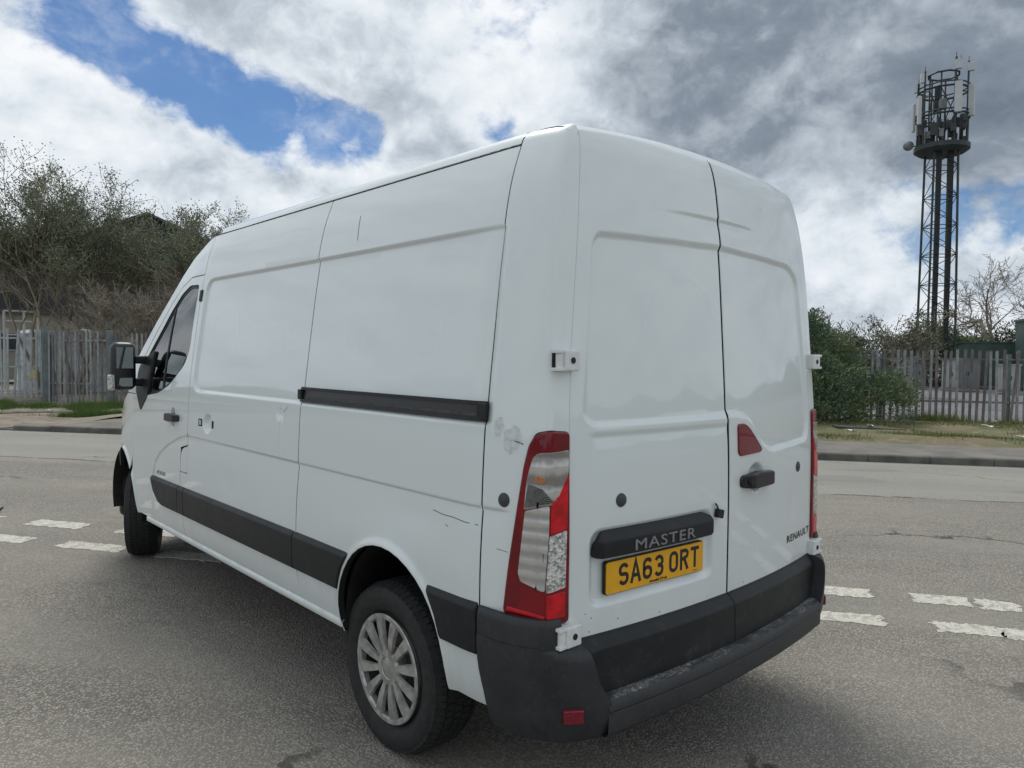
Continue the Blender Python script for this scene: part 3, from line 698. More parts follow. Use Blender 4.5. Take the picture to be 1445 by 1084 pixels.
ld_o=[(-SEAM-.001,.56)]+topL[::-1]+[(-float(xe(z)),z) for z in zl[::-1]]
rd_o=[(SEAM+.001,.56)]+[(float(xe(z)),z) for z in zl]+[(x,float(dtop(x))) for x in np.linspace(.738,SEAM+.001,14)]
rdL=panel('rear_door',ld_o,RS,M_white,van,flange=.04,bev=.003)
rdR=panel('rear_door',rd_o,RS,M_white,van,flange=.04,bev=.003)
rdL['label']='left rear door carrying the yellow number plate'; rdR['label']='right rear door with black handle'
# lower black cladding on each door
cladS=Surf(lambda x,z:rearbase(x,z),1,None)
def cladoff(x,z): return .006+.030*smoothstep(.70,.655,z)+.004*smoothstep(.60,.52,z)
clL=rounded([(-.826,.697),(-.006,.697),(-.006,.495),(-.74,.495),(-.80,.53)],[.02,.012,.005,.05,.05])
clR=rounded([(.006,.697),(.858,.697),(.83,.53),(.77,.495),(.006,.495)],[.012,.02,.05,.05,.005])
panel('door_cladding',clL,cladS,M_plas,rdL,offf=cladoff,flange=.05,bev=.006)
panel('door_cladding',clR,cladS,M_plas,rdR,offf=cladoff,flange=.05,bev=.006)
# number plate light bar
def gz(x): return np.interp(x,[-.765,-.70,-.19,-.125],[1.012,1.047,1.047,1.02])
barS=Surf(rearbase,1,None)
def baroff(x,z): return -.006+.034*smoothstep(1.055,1.015,z)*smoothstep(-.77,-.735,x)*smoothstep(-.12,-.15,x)
bar_o=rounded([(-.762,.966),(-.757,1.022),(-.715,1.050),(-.18,1.050),(-.132,1.030),(-.128,.966)],[.01,.03,.03,.03,.03,.01])
panel('plate_light_bar',bar_o,barS,M_plas,rdL,offf=baroff,flange=.03,bev=.005,h=.02)
# plate
def onrear(pts,off,S=barS):
    p=np.array(pts,float); return S.P(p[:,0],p[:,1],off)
PC=(-.447,.8835)
# flat plate frame: tangent plane at the plate centre
o0=onrear([PC],0.0)[0];exv=nrm(onrear([(PC[0]+.2,PC[1])],0)[0]-onrear([(PC[0]-.2,PC[1])],0)[0]);ezv=np.array([0,0,1.]);nv=nrm(np.cross(exv,ezv))
def plate_pt(u,v,d): return o0+exv*u+ezv*v+nv*(d)
def flat_extr(name,outline,d0,d1,material,parent,frame=plate_pt,bevel=0.0):
    n=len(outline);V=[frame(u,v,d1) for u,v in outline]+[frame(u,v,d0) for u,v in outline]
    F=[tuple(range(n)),tuple(range(2*n-1,n-1,-1))]+[(i+n,(i+1)%n+n,(i+1)%n,i) for i in range(n)]
    o=obj(name,V,F,material,parent)
    return o
PW,PH=.26,.0555
flat_extr('number_plate',rounded([(-PW,-PH),(PW,-PH),(PW,PH),(-PW,PH)],.010),-.013,.001,M_yel,rdL)
flat_extr('plate_backing',rounded([(-PW-.003,-PH-.003),(PW+.003,-PH-.003),(PW+.003,PH+.003),(-PW-.003,PH+.003)],.012),-.0155,-.0145+.012,M_plas,rdL)
# stroke lettering for the plate
def ribbon(pts,wd,closed=False):
    p=np.array(pts,float);keep=[0]+[i for i in range(1,len(p)) if np.linalg.norm(p[i]-p[i-1])>6e-4]
    p=p[keep]
    if closed and np.linalg.norm(p[0]-p[-1])<6e-4: p=p[:-1]
    n=len(p);L=[];Rr=[]
    for i in range(n):
        if closed: a,b=p[(i-1)%n],p[(i+1)%n]; d0=nrm(p[i]-a);d1=nrm(b-p[i])
        else:
            d0=nrm(p[i]-p[i-1]) if i>0 else nrm(p[1]-p[0]); d1=nrm(p[i+1]-p[i]) if i<n-1 else d0
        t_=nrm(d0+d1);nn_=np.array([-t_[1],t_[0]]);k=wd/2/max(.35,float(np.dot(nn_,np.array([-d0[1],d0[0]]))))
        L.append(p[i]+nn_*k);Rr.append(p[i]-nn_*k)
    return L,Rr
def ca(cx,cz,rx,rz,a0,a1,n=8): return [(cx+rx*math.cos(R(a0+(a1-a0)*i/n)),cz+rz*math.sin(R(a0+(a1-a0)*i/n))) for i in range(n+1)]
Wg,Hg,SW=.050,.079,.0135; w2=Wg/2-SW/2; h2=Hg/2-SW/2
GL={'S':[(ca(0,h2-.017,w2,.017,20,180,7)+[(-w2,.012)]+ca(-w2+.012,.012,.012,.012,180,260,4)[1:]+ca(w2-.012,-.012,.012,.012,80,0,4)+[(w2,-h2+.017)]+ca(0,-h2+.017,w2,.017,0,-160,7),False)],
'A':[([(-w2-.004,-h2-SW/2),(0-.001,h2+SW*.4),(w2+.004,-h2-SW/2)],False),([(-w2*.62,-h2+.020),(w2*.62,-h2+.020)],False)],
'6':[(ca(0,h2-.017,w2,.017,20,180,7)+[(-w2,-h2+.017)]+ca(0,-h2+.017,w2,.017,180,360,8)+[(w2,-.012)]+ca(0,-.010,w2,.014,0,170,7),False)],
'3':[(ca(0,h2-.017,w2,.017,160,0,7)+[(w2,.016)]+ca(w2-.013,.015,.013,.013,0,-80,4)+[(-.006,.002)],False),([(-.006,.0005)]+ca(w2-.013,-.013,.013,.013,80,0,4)+[(w2,-h2+.017)]+ca(0,-h2+.017,w2,.017,0,-160,7),False)],
'O':[(ca(0,h2-.016,w2,.016,0,180,8)+ca(0,-h2+.016,w2,.016,180,360,8),True)],
'R':[([(-w2,-h2-SW/2),(-w2,h2)]+[(.004,h2)]+ca(.004,.0175+.002,w2-.004,h2-.0195,90,-90,8)+[(-w2+.006,.0005)],False),([(.001,.0),(w2+.001,-h2-SW/2)],False)],
'T':[([(-w2-.006,h2),(w2+.006,h2)],False),([(0,h2),(0,-h2-SW/2)],False)]}
mb=MB()
xcur=-.200
dep=.0014
for ch,gap in(('S',.011),('A',.011),('6',.011),('3',.031),('O',.011),('R',.011),('T',0)):
    for k,(st_,cl_) in enumerate(GL[ch]):
        L,Rr=ribbon(st_,SW,cl_);n=len(L);dd=dep+.00015*k
        V=[plate_pt(xcur+Wg/2+q[0],.004+q[1],dd) for q in L]+[plate_pt(xcur+Wg/2+q[0],.004+q[1],dd) for q in Rr]
        rg=range(n) if cl_ else range(n-1)
        mb.add(V,[(i,n+i,n+(i+1)%n,(i+1)%n) for i in rg])
    xcur+=Wg+gap
mb.build('plate_lettering',M_print,rdL)
_dg=None
def textmesh(txt,size,font_off=0.0,sx=1.0,shear=0.0,spacing=1.0):
    c=bpy.data.curves.new('t','FONT');c.body=txt;c.size=size;c.align_x='LEFT';c.offset=font_off;c.shear=shear;c.space_character=spacing;c.resolution_u=3
    o=bpy.data.objects.new('t',c);COL.objects.link(o);bpy.context.view_layer.update();dg=bpy.context.evaluated_depsgraph_get()
    me=o.evaluated_get(dg).to_mesh();V=np.array([v.co[:] for v in me.vertices]);F=[tuple(p.vertices) for p in me.polygons]
    bpy.data.objects.remove(o);bpy.data.curves.remove(c)
    V[:,0]*=sx;V[:,0]-=V[:,0].min();return V,F
def text_on(name,txt,x0,x1,z0,z1,fn,material,parent,thick=0.0,bold=0.0,shear=0.0,jit=0.0,spacing=1.0):
    V,F=textmesh(txt,.1,bold,1,shear,spacing);lo=V.min(0);hi=V.max(0)
    u=x0+(V[:,0]-lo[0])/(hi[0]-lo[0])*(x1-x0);v=z0+(V[:,1]-lo[1])/(hi[1]-lo[1])*(z1-z0)
    if jit: r_=np.random.RandomState(2);u=u+r_.uniform(-jit,jit,len(u));v=v+r_.uniform(-jit,jit,len(v))
    T=fn(u,v,thick);n=len(u);VV=list(T);FF=[f for f in F]
    if thick>0:
        from collections import Counter
        B=fn(u,v,-.001);VV+=list(B);ec=Counter()
        for f in F:
            for a,b in zip(f,f[1:]+f[:1]): ec[(a,b)]+=1
        for (a,b) in ec:
            if (b,a) not in ec: FF.append((a,n+a,n+b,b))
    return obj(name,VV,FF,material,parent)
text_on('plate_dealer_line','Arnold Clark',-.045,.055,-.051,-.0405,lambda u,v,d:np.array([plate_pt(a,b,.0016) for a,b in zip(u,v)]),M_print,rdL,bold=.006,shear=.15)
flat_extr('plate_supplier_mark',[(.20,-.0485),(.225,-.0485),(.225,-.0465),(.20,-.0465)],.001,.0016,M_print,rdL)
text_on('model_lettering','MASTER',-.592,-.270,.972,1.010,lambda u,v,d:barS.P(u,v,.0285+d),M_text,rdL,thick=.004,bold=0.0,spacing=1.12)
text_on('maker_lettering_residue','RENAULT',.548,.842,.802,.836,lambda u,v,d:RS.P(u,v,.0012),mat('badge_glue',(.055,.055,.052),.8,var=.5,vscale=90),rdR,bold=.003,jit=.0012,spacing=1.15)
# handle, reflector, grommets, sensor plug
def blob(name,S,pts,off,thick,material,parent,r=.012,h=.02):
    return panel(name,rounded(pts,r),S,material,parent,off=off,flange=thick,bev=.004,h=h,edge=.008)
hb=MB()
hp=[(.088,1.143),(.13,1.147),(.22,1.146),(.31,1.142),(.352,1.134)]
def hoff(x,z): return .012+.030*smoothstep(.085,.14,x)*smoothstep(.362,.30,x)
panel('door_handle',rounded([(.086,1.118),(.086,1.156),(.20,1.166),(.355,1.156),(.358,1.118),(.30,1.113),(.16,1.111)],.014),barS,M_handle,rdR,offf=hoff,flange=.03,bev=.006,h=.012,edge=.008)
panel('handle_lock',ca(.117,1.136,.011,.013,0,330,11),barS,M_plas,rdR,off=.041,flange=.012,bev=.002)
panel('reflector',rounded([(.068,1.372),(.122,1.372),(.160,1.352),(.262,1.262),(.255,1.250),(.085,1.246),(.070,1.26)],[.012,.03,.03,.012,.012,.012,.012]),barS,M_refl,rdR,off=.007,flange=.02,bev=.004,h=.02)
for pr,xx,zz in((rdL,-.633,1.147),(rdR,.668,1.141)):
    panel('grommet',ca(xx,zz,.0225,.0225,0,345,23),barS,M_grom,pr,offf=lambda x,z,a=xx,b=zz:.003+.006*smoothstep(.026,.005,np.hypot(x-a,z-b)),flange=.012,bev=.003,h=.01)
panel('grommet',ca(.143,1.162,.0225,.0225,0,345,23),Surf(leftbase,-1,None),M_grom,quarter,offf=lambda x,z:.003+.006*smoothstep(.026,.005,np.hypot(x-.143,z-1.162)),flange=.012,bev=.003,h=.01)
q=onrear([(-.088,1.034)],.012)[0];b_=MB();b_.box(q,(.020,.010,.017),Matrix.Rotation(.25,3,'Y'))
plug=b_.build('loose_plug',M_plas,rdL,bevel=.003)
w0=onrear([(-.112,1.075),(-.106,1.070),(-.098,1.060),(-.090,1.048)],.010);b_=MB();b_.tube([tuple(p) for p in w0],.0035,6);b_.build('loose_wire',M_plas,rdL,True)
# hinges: upper and lower, both sides
def hinge(sgn,z,parent):
    y0=float(RZ(np.array(z)))-.004
    b_=MB();b_.box((sgn*.868,y0-.012,z),(.034,.022,.035));o=b_.build('hinge',M_hinge,parent,bevel=.006,seg=3)
    b_=MB();b_.bar((sgn*.868,y0-.033,z),(sgn*.868,y0-.0365,z),.0105,14);b_.build('hinge_bolt',M_plas,o)
    b_=MB();b_.bar((sgn*.910,y0-.012,z-.024),(sgn*.910,y0-.012,z+.024),.015,12);k_=b_.build('hinge_knuckle',M_hinge,o,True);k_.modifiers.new('e','EDGE_SPLIT').split_angle=.6
    b_=MB();b_.box((sgn*.918,y0-.002,z),(.010,.006,.024));b_.build('hinge_cavity',M_dark,o)
    for q in(-1,1):
        b_=MB();b_.box((sgn*.912,y0-.010,z+q*.029),(.020,.019,.0055));b_.build('hinge_lug',M_hinge,o,bevel=.002)
    return o
for s,d_ in((-1,rdL),(1,rdR)):
    hinge(s,1.630,d_);hinge(s,.728,d_)
# ---------------- tail lamps
lampS=Surf(leftbase,-1,None)
IN=-.112-.006
def sedge(v): return s_edge(v,.010)
lo_o=[(.128,.792),(.108,.95),(.083,1.12),(.058,1.28),(.042,1.345),(.018,1.385),(-.03,1.394),(sedge(1.39),1.388),(sedge(1.3),1.3),(sedge(1.0),1.0),(sedge(.775),.772),(-.03,.772)]
lamp=panel('tail_lamp',rounded(lo_o,[.012,0,0,.02,.03,.03,.02,.008,0,0,.012,0]),lampS,M_lred,van,off=.010,flange=.03,bev=.006,h=.02)
panel('lamp_gasket',[tuple(q) for q in inset(rounded(lo_o,.012),-.007)],lampS,M_plas,lamp,off=.002,flange=.02,bev=.002)
def lens(nm,pts,m_,off=.0125,r=.006): return panel(nm,rounded(pts,r),lampS,m_,lamp,off=off,flange=.006,bev=.002,h=.02,edge=.01)
sC=-.028
e1=sedge(1.1)+.010
lens('indicator_lens',[(.022,1.325),(e1,1.335),(e1,1.262),(-.048,1.165),(.055,1.140),(.046,1.24)],M_lamb,r=[.03,.006,.006,.02,.006,.01])
lens('honeycomb_patch',[(.040,1.225),(-.012,1.212),(-.040,1.172),(.050,1.150)],M_honey,off=.0145)
lens('indicator_bulb',[(.015,1.252),(-.02,1.250),(-.018,1.231),(.017,1.233)],M_bulb,off=.0145)
lens('stop_lens',[(e1,1.256),(e1,1.080),(-.038,1.068),(-.038,1.165)],M_lred2)
lens('reverse_lens',[(e1,1.073),(e1,.888),(-.030,.878),(-.036,1.060)],M_lclr)
lens('reflector_lens',[(.050,1.134),(-.031,1.158),(-.031,1.06),(-.024,.882),(.060,.905),(.070,.93)],M_lgry)
lens('fog_lens',[(e1,.872),(e1,.792),(-.032,.792),(-.032,.866)],M_lred2)
lens('lamp_trim',[(.112,.812),(-.024,.800),(-.024,.793),(.114,.803)],M_lred2,r=.001)
lm=mirror_copy(lamp,'tail_lamp')
for ch in list(lamp.children): mirror_copy(ch,parent=lm)
lamp['label']='left tail lamp with clear indicator and reversing lens'
# ---------------- rub strips
stripS=Surf(leftbase,-1,None)
def soff(s,v): return .004+.016*smoothstep(.802,.775,v)*smoothstep(.612,.628,v)
def strip(a,b,front=None,parent=van):
    o_=front or [(a,.618),(b,.618),(b,.796),(a,.796)]
    return panel('rub_strip',rounded(o_,.006),stripS,M_plas,parent,offf=soff,flange=.02,bev=.004,h=.03,edge=.015)
ss=[strip(3.217,3.75,[(3.215,.618),(3.46,.614),(3.60,.64),(3.69,.70),(3.755,.796),(3.215,.796)],door),strip(3.108,3.205,None,slider),strip(1.612,3.096,None,slider),
 strip(1.2,1.600,[(1.600,.618),(1.600,.796),(1.105,.796),(1.165,.72),(1.20,.618)],side),strip(.25,.55,[(.252,.618),(.252,.796),(.535,.796),(.475,.70),(.445,.618)],side)]
for o in ss: mirror_copy(o,parent=van)
# sill
sy=np.linspace(1.20,3.97,40);prof=[(-.006,.474),(.004,.466),(.004,.440),(-.03,.415),(-.12,.41),(-.12,.474)]
rows=[]
for y in sy:
    xb=float(B_(np.array(.478))); rows.append([( -(xb+a),y,z) for a,z in prof])
sill=gridobj('sill',np.array(rows),M_white,van); mirror_copy(sill)
# sliding door rail
b_=MB();r0=LS.P(np.linspace(.233,1.60,28),np.full(28,1.455),0.0)
def railbox(name,z0,z1,d0,d1,m_,y0=.236,y1=1.592):
    ys_=np.linspace(y0,y1,30);b_=MB();V=[]
    for z,d in((z0,d0),(z0,d1),(z1,d1),(z1,d0)): V.append(LS.P(ys_,np.full(30,z),d))
    V=np.array(V).transpose(1,0,2).reshape(-1,3);F=[]
    for i in range(29):
        for k in range(4): F.append((i*4+k,i*4+(k+1)%4,(i+1)*4+(k+1)%4,(i+1)*4+k))
    F+=[(3,2,1,0),(116,117,118,119)]
    return obj(name,V,F,m_,rail_root,False)
rail_root=side
rail=railbox('slide_rail',1.418,1.486,-.004,.004,M_handle)
rail_root=rail
railbox('rail_lip',1.474,1.487,.0035,.016,M_plas);railbox('rail_lip',1.417,1.430,.0035,.016,M_plas)
railbox('rail_channel',1.434,1.445,.0035,.009,M_steel,.29,1.56)
b_=MB();q=LS.P(np.array([.258]),np.array([1.452]),.012)[0];b_.box(q,(.008,.024,.030));b_.build('rail_end_stop',M_plas,rail,bevel=.004)
q=LS.P(np.array([1.605]),np.array([1.452]),.008)[0];b_=MB();b_.box(q,(.010,.018,.024));b_.build('rail_roller_cover',M_plas,slider,bevel=.005)
# handles on the side
def shoff(s,v): return .008+.028*smoothstep(3.225,3.27,s)*smoothstep(3.47,3.42,s)
panel('door_handle',rounded([(3.232,1.208),(3.232,1.240),(3.35,1.246),(3.455,1.240),(3.455,1.205),(3.35,1.200)],.012),stripS,M_handle,door,offf=shoff,flange=.03,bev=.005,h=.012,edge=.008)
for y0,y1 in((2.835,2.895),(2.655,2.680)):
    blob('missing_handle_socket',stripS,[(y0,1.205),(y1,1.205),(y1,1.247),(y0,1.247)],.0015,.004,M_dark,slider,.006)
blob('socket_clip',stripS,[(2.850,1.212),(2.858,1.212),(2.858,1.240),(2.850,1.240)],.003,.004,M_hinge,slider,.001);blob('socket_clip',stripS,[(2.872,1.212),(2.880,1.212),(2.880,1.240),(2.872,1.240)],.003,.004,M_hinge,slider,.001)
blob('door_stop_rubber',Surf(leftbase,-1,None),[(3.058,1.968),(3.090,1.968),(3.090,2.035),(3.058,2.035)],.008,.02,M_plas,slider,.008)
text_on('engine_badge','dCi125',3.665,3.485,.822,.846,lambda u,v,d:LS.P(u,v,.002),M_text,door,bold=.004)
# ghosts of removed vinyl lettering
def b_ghost(t,b,pos):
    t.link(t.mix(t.ramp(t.noise(pos,40,3,.6),.35,.65),(.72,.78,.783),(.745,.803,.805)),b.inputs['Base Color']); b.inputs['Roughness'].default_value=.34
M_ghost=mat('vinyl_ghost',rough=.34,coat=1.0,build=b_ghost)
gfn=lambda u,v,d:LS.P(u,v,.00025)
text_on('vinyl_ghost','ETTIE',2.42,1.72,1.665,1.80,gfn,M_ghost,slider,spacing=1.15)
def ghost_ring(parent,fn,c,rx,rz,a0,a1,wd):
    L,Rr=ribbon(ca(c[0],c[1],rx,rz,a0,a1,30),wd);P_=np.array(list(L)+list(Rr));n=len(L)
    return obj('vinyl_ghost',fn(P_[:,0],P_[:,1],0),[(i,n+i,n+i+1,i+1) for i in range(n-1)],M_ghost,parent)
ghost_ring(slider,gfn,(2.66,1.76),.20,.16,10,220,.035)
ghost_ring(side,gfn,(1.16,1.735),.115,.105,60,320,.018);text_on('vinyl_ghost','HA',1.235,1.075,1.68,1.80,gfn,M_ghost,side);text_on('vinyl_ghost','S',1.06,1.0,1.70,1.83,gfn,M_ghost,side)
ghost_ring(side,gfn,(.66,1.72),.10,.10,100,300,.02);text_on('vinyl_ghost','ylan',.66,.44,1.69,1.76,gfn,M_ghost,side)
gfr=lambda u,v,d:RS.P(u,v,.00025)
ghost_ring(rdL,gfr,(-.27,1.78),.21,.18,-20,190,.02)
# scratches and a scuffed patch
M_scr=mat('scratch_dark',(.10,.10,.10),.7,var=.5,vscale=120);M_scuff=mat('scuff_grey',(.60,.625,.63),.6,var=.15,vscale=60)
def scratch(parent,fn,pts,wd):
    L,Rr=ribbon(pts,wd);P_=np.array(list(L)+list(Rr));n=len(L);obj('scratch',fn(P_[:,0],P_[:,1],0),[(i,n+i,n+i+1,i+1) for i in range(n-1)],M_scr,parent)
sf=lambda u,v,d:LS.P(u,v,.0006)
for pts,wd in(([(1.262,2.265),(1.258,2.23),(1.252,2.19),(1.243,2.15)],.004),([(.52,1.075),(.46,1.068),(.40,1.068),(.33,1.062),(.262,1.062)],.0028),([(.44,1.035),(.425,1.030)],.003),([(1.80,1.372),(1.76,1.36),(1.72,1.383)],.003)): scratch(side if pts[0][0]<1.58 else slider,sf,pts,wd)
scratch(quarter,sf,[(.12,1.362),(.09,1.358),(.07,1.352)],.004);scratch(quarter,sf,[(.17,.995),(.12,.99)],.002)
def scuff(cx,cz,rx,rz,rot,seed):
    r_=random.Random(seed);P_=[]
    for i in range(22):
        a=2*math.pi*i/22;k=r_.uniform(.82,1.1);u,v=rx*k*math.cos(a),rz*k*math.sin(a);P_.append((cx+u*math.cos(rot)-v*math.sin(rot),cz+u*math.sin(rot)+v*math.cos(rot)))
    p=np.array(P_);c=np.array([[cx,cz]]);p=np.concatenate([p,c]);obj('scuff_mark',LS.P(p[:,0],p[:,1],.0006),[(i,(i+1)%22,22) for i in range(22)],M_scuff,quarter)
scuff(.178,1.405,.022,.034,.2,1);scuff(.118,1.365,.040,.048,.5,2)
r_=random.Random(9)
for i in range(14):   # stone chips low on the rear doors
    x=r_.uniform(-.8,.75);z=.712+r_.random()**2*.26;s_=r_.uniform(.001,.003)
    pd=rdL if x<0 else rdR
    if abs(x)<.02: continue
    P_=np.array(ca(x,z,s_,s_*r_.uniform(.7,1.8),0,300,5));obj('paint_chip',RS.P(P_[:,0],P_[:,1],.0006),[tuple(range(6))],M_scr,pd)
# ---------------- rear bumper
def bumper_corner(sgn):
    def row(z,out,ypro,xin,rc,fy):
        xo=float(B_(np.array(max(z,.52))))+out-.012-1.047
        if rc<.0345: C=[(1.047,fy),(1.036,.13),(1.012,.055),(.985,.008),(.955,-.018),(.93,-.026),(.88,-.028)]
        else: C=[(1.047,fy),(1.034,.13),(1.004,.045),(.968,-.010),(.925,-.055),(.872,-.090),(.81,-.113),(.70,-.128)]
        C=np.array(C);ref=C[-1,1];C[:,1]=np.where(C[:,1]<0,C[:,1]*(ypro/ref),C[:,1]);C[:,0]+=xo
        k=np.arange(len(C));fx=spline(k,C[:,0]);fy_=spline(k,C[:,1]);tt=np.linspace(0,len(C)-1,40);X_=fx(tt);Y_=fy_(tt)
        i=np.argmax(X_<=xin) if (X_<=xin).any() else 39
        t1=np.interp(xin,X_[::-1],tt[::-1]);tt=np.linspace(0,t1,30);P=[(float(fx(q)),float(fy_(q))) for q in tt]
        P.append((P[-1][0]-.003,P[-1][1]+.09))
        q=np.array([(-x,y,z) for x,y in P]); return q*[-1,1,1] if sgn>0 else q
    U=[(.778,.000,-.006,.905,.030,.2415),(.793,.004,-.012,.905,.032,.2415),(.786,.016,-.022,.905,.034,.2415),(.765,.022,-.026,.905,.034,.2415),(.70,.024,-.028,.905,.034,.240),(.66,.024,-.028,.905,.034,.239)]
    up_=gridobj('bumper_corner',np.array([row(*u) for u in U]),M_skylit,van,flip=(sgn<0))
    Lw=[(.700,.0255,-.020,.842,.034,.2395),(.697,.0262,-.045,.842,.036,.2395),(.688,.0270,-.092,.840,.040,.239),(.676,.0275,-.116,.838,.044,.239),(.655,.028,-.127,.834,.046,.239),(.62,.028,-.131,.826,.046,.238),(.58,.028,-.133,.815,.046,.234),(.54,.028,-.134,.79,.046,.227),(.505,.027,-.134,.764,.046,.219),(.47,.024,-.132,.752,.046,.210),(.435,.016,-.127,.748,.046,.206),(.405,.004,-.117,.745,.046,.206),(.374,-.014,-.10,.745,.046,.21)]
    lo_=gridobj('bumper_corner_shield',np.array([row(*u) for u in Lw]),M_skylit,up_,flip=(sgn<0))
    lo_.modifiers.new('e','EDGE_SPLIT').split_angle=R(60)
    return up_
bcs=[bumper_corner(-1),bumper_corner(1)]
b_=MB()
for s,o in((-1,bcs[0]),(1,bcs[1])):
    b_=MB();b_.box((s*.893,-.071,.478),(.034,.010,.023),Matrix.Rotation(s*.62,3,'Z'));b_.build('bumper_reflector',M_refl,o,bevel=.004)
# step bar with scuffed tread
rows=[];xs2=np.linspace(-.772,.772,41)
prof=[(.035,.512),(-.045,.510),(-.076,.505),(-.085,.494),(-.087,.470),(-.080,.462),(-.083,.455),(-.081,.395),(-.068,.380),(.05,.372)]
for x in xs2: rows.append([(x,-.032-.055*(1-(x/.8)**2)+a,z) for a,z in prof])
rows=np.array(rows)
stp=gridobj('step_bumper',rows[:,2:],M_skylit,van,flip=False);stp.modifiers.new('e','EDGE_SPLIT').split_angle=R(35)
tr_=rows[:,:3].copy();gridobj('step_tread',tr_,M_tread,stp)
# ---------------- wheels
def lathe(prof,n=64,cx=0.0):
    V=[];F=[];m_=len(prof)
    for i in range(n):
        a=2*math.pi*i/n
        for (x,r) in prof: V.append((x,r*math.cos(a),r*math.sin(a)))
    for i in range(n):
        j=(i+1)%n
        for k in range(m_-1): F.append((i*m_+k,i*m_+k+1,j*m_+k+1,j*m_+k))
    return V,F
TR=.346
def tyre_mesh():
    prof=[(.085,.222),(.098,.232),(.112,.262),(.117,.285),(.114,.312),(.104,.330),(.090,.3405),(.060,.3455),(.0,TR),(-.060,.3455),(-.090,.3405),(-.104,.330),(-.114,.312),(-.117,.285),(-.112,.262),(-.098,.232),(-.085,.222)]
    n=96;V,F=lathe(prof,n);b_=MB();b_.add(V,F)
    return b_
def tread_blocks():
    b_=MB();n=72
    for row,(x0,x1) in enumerate([(.068,.108),(.024,.060),(-.018,.017),(-.060,-.024),(-.108,-.068)]):
        for i in range(n):
            a0=2*math.pi*(i+.5*(row%2))/n;a1=a0+2*math.pi/n*.80
            def rr(x): return TR+.0045-.075*max(0,abs(x)-.062)-.9*max(0,abs(x)-.092)
            P=[]
            for r_in in(-.012,0):
                for (a,x) in((a0,x0),(a1,x0),(a1,x1),(a0,x1)):
                    sk=.35*(x)*(.5 if row in(0,4) else .8); r=rr(x)+r_in;P.append((x,r*math.cos(a+sk),r*math.sin(a+sk)))
            b_.add(P,[(4,5,6,7),(0,1,5,4),(1,2,6,5),(2,3,7,6),(3,0,4,7)])
    return b_
def hubcap_mb():
    b_=MB()
    V,F=lathe([(.100,.212),(.112,.224),(.117,.220),(.116,.206),(.108,.200),(.085,.200)],72);b_.add(V,F)
    V,F=lathe([(.0,.075),(.098,.074),(.108,.068),(.1085,.046),(.104,.043),(.106,.040),(.110,.0)],40);b_.add(V,F)
    for i in range(12):
        a=2*math.pi*(i+.5)/12
        P=[]
        for (x,r,wd) in((.094,.060,.0125),(.108,.066,.0125),(.116,.12,.0185),(.117,.165,.0225),(.115,.206,.0265)):
            for s in(-1,1):
                for e_ in(0,1):
                    xx=x-(.005 if e_ else 0)-(.010 if e_==1 else 0); ww=wd*(1.0 if e_ else .82)
                    y,z=r,s*ww;P.append((xx,y*math.cos(a)-z*math.sin(a),y*math.sin(a)+z*math.cos(a)))
        Fq=[]
        for k in range(4):
            b0=k*4;b1=b0+4   # order: (-,top)(-,low)(+,top)(+,low)
            Fq+=[(b0,b0+2,b1+2,b1),(b0+1,b0,b1,b1+1),(b0+2,b0+3,b1+3,b1+2)]
        b_.add(P,Fq)
    return b_
tm=tyre_mesh();tb=tread_blocks();hc=hubcap_mb()
def wheel(x,y,sgn,steer=0.0,cap=True):
    wr=empty('wheel',(x,y,TR+.003));wr.parent=van;wr.matrix_parent_inverse=van.matrix_world.inverted()
    # built with +x outward; mirrored by rotating half a turn
    wr.matrix_world=Matrix.Translation((x,y,TR+.003))@Matrix.Rotation((0 if sgn>0 else math.pi)+steer,4,'Z')
    def kid(nm,b_,m_,sm,spl=None):
        me=mesh(nm,b_.V,b_.F,m_,sm);o=bpy.data.objects.new(nm,me);COL.objects.link(o);o.parent=wr
        if spl: o.modifiers.new('e','EDGE_SPLIT').split_angle=R(spl)
        return o
    kid('tyre',tm,M_rub,True,40);kid('tread_blocks',tb,M_rub,False)
    V,F=lathe([(.085,.221),(.080,.205),(.02,.200),(.01,.16),(.05,.10),(.06,.06),(.06,0)],48);kid('rim',MB().add(V,F),M_steel,True,40)
    if cap: kid('hubcap',hc,M_hub,True,30)
    return wr
AX=.893
wheel(-.868,AX,-1);wheel(.868,AX,1)
ST=R(-22)
wheel(-.79,4.78,-1,ST,False);wheel(.79,4.78,1,ST,False)
# ---------------- underside, arches, dark gap backing, cab
for cy in(ARC_R,ARC_F):
    for s in(-1,1):
        V=[];F=[];A_=np.linspace(-20,200,30)
        for a in A_:
            for x in(.985,.60): V.append((s*x,cy[0]+(cy[2]+.004)*math.cos(R(a)),cy[1]+(cy[2]+.004)*math.sin(R(a))))
        k=len(A_)
        F=[(2*i,2*i+1,2*i+3,2*i+2) for i in range(k-1)]
        c0=len(V);V.append((s*.60,cy[0],cy[1]));F+=[(c0,2*i+1,2*i+3) for i in range(k-1)]
        obj('wheel_arch_liner',V,F,M_under,van,True)
b_=MB()
for y0,y1,x0,z0 in((.06,.40,.90,.50),(.40,1.25,.58,.50),(1.25,3.0,.93,.47)): b_.box((0,(y0+y1)/2,(z0+.95)/2),(x0,(y1-y0)/2-.001,(.95-z0)/2))
b_.build('lower_gap_backing',M_dark,van)  # dark blocks added as the lower backing that blackens the panel gaps
prof_=[(.93,.951),(.95,1.2),(.93,1.6),(.86,2.0),(.80,2.28),(.70,2.36),(-.70,2.36),(-.80,2.28),(-.86,2.0),(-.93,1.6),(-.95,1.2),(-.93,.951)]
V=[];n=len(prof_)
for y,sx in((.07,.90),(.20,.95),(3.02,1.0)): V+=[(x*sx,y+(.06 if y<.1 and z>2 else 0),z) for x,z in prof_]
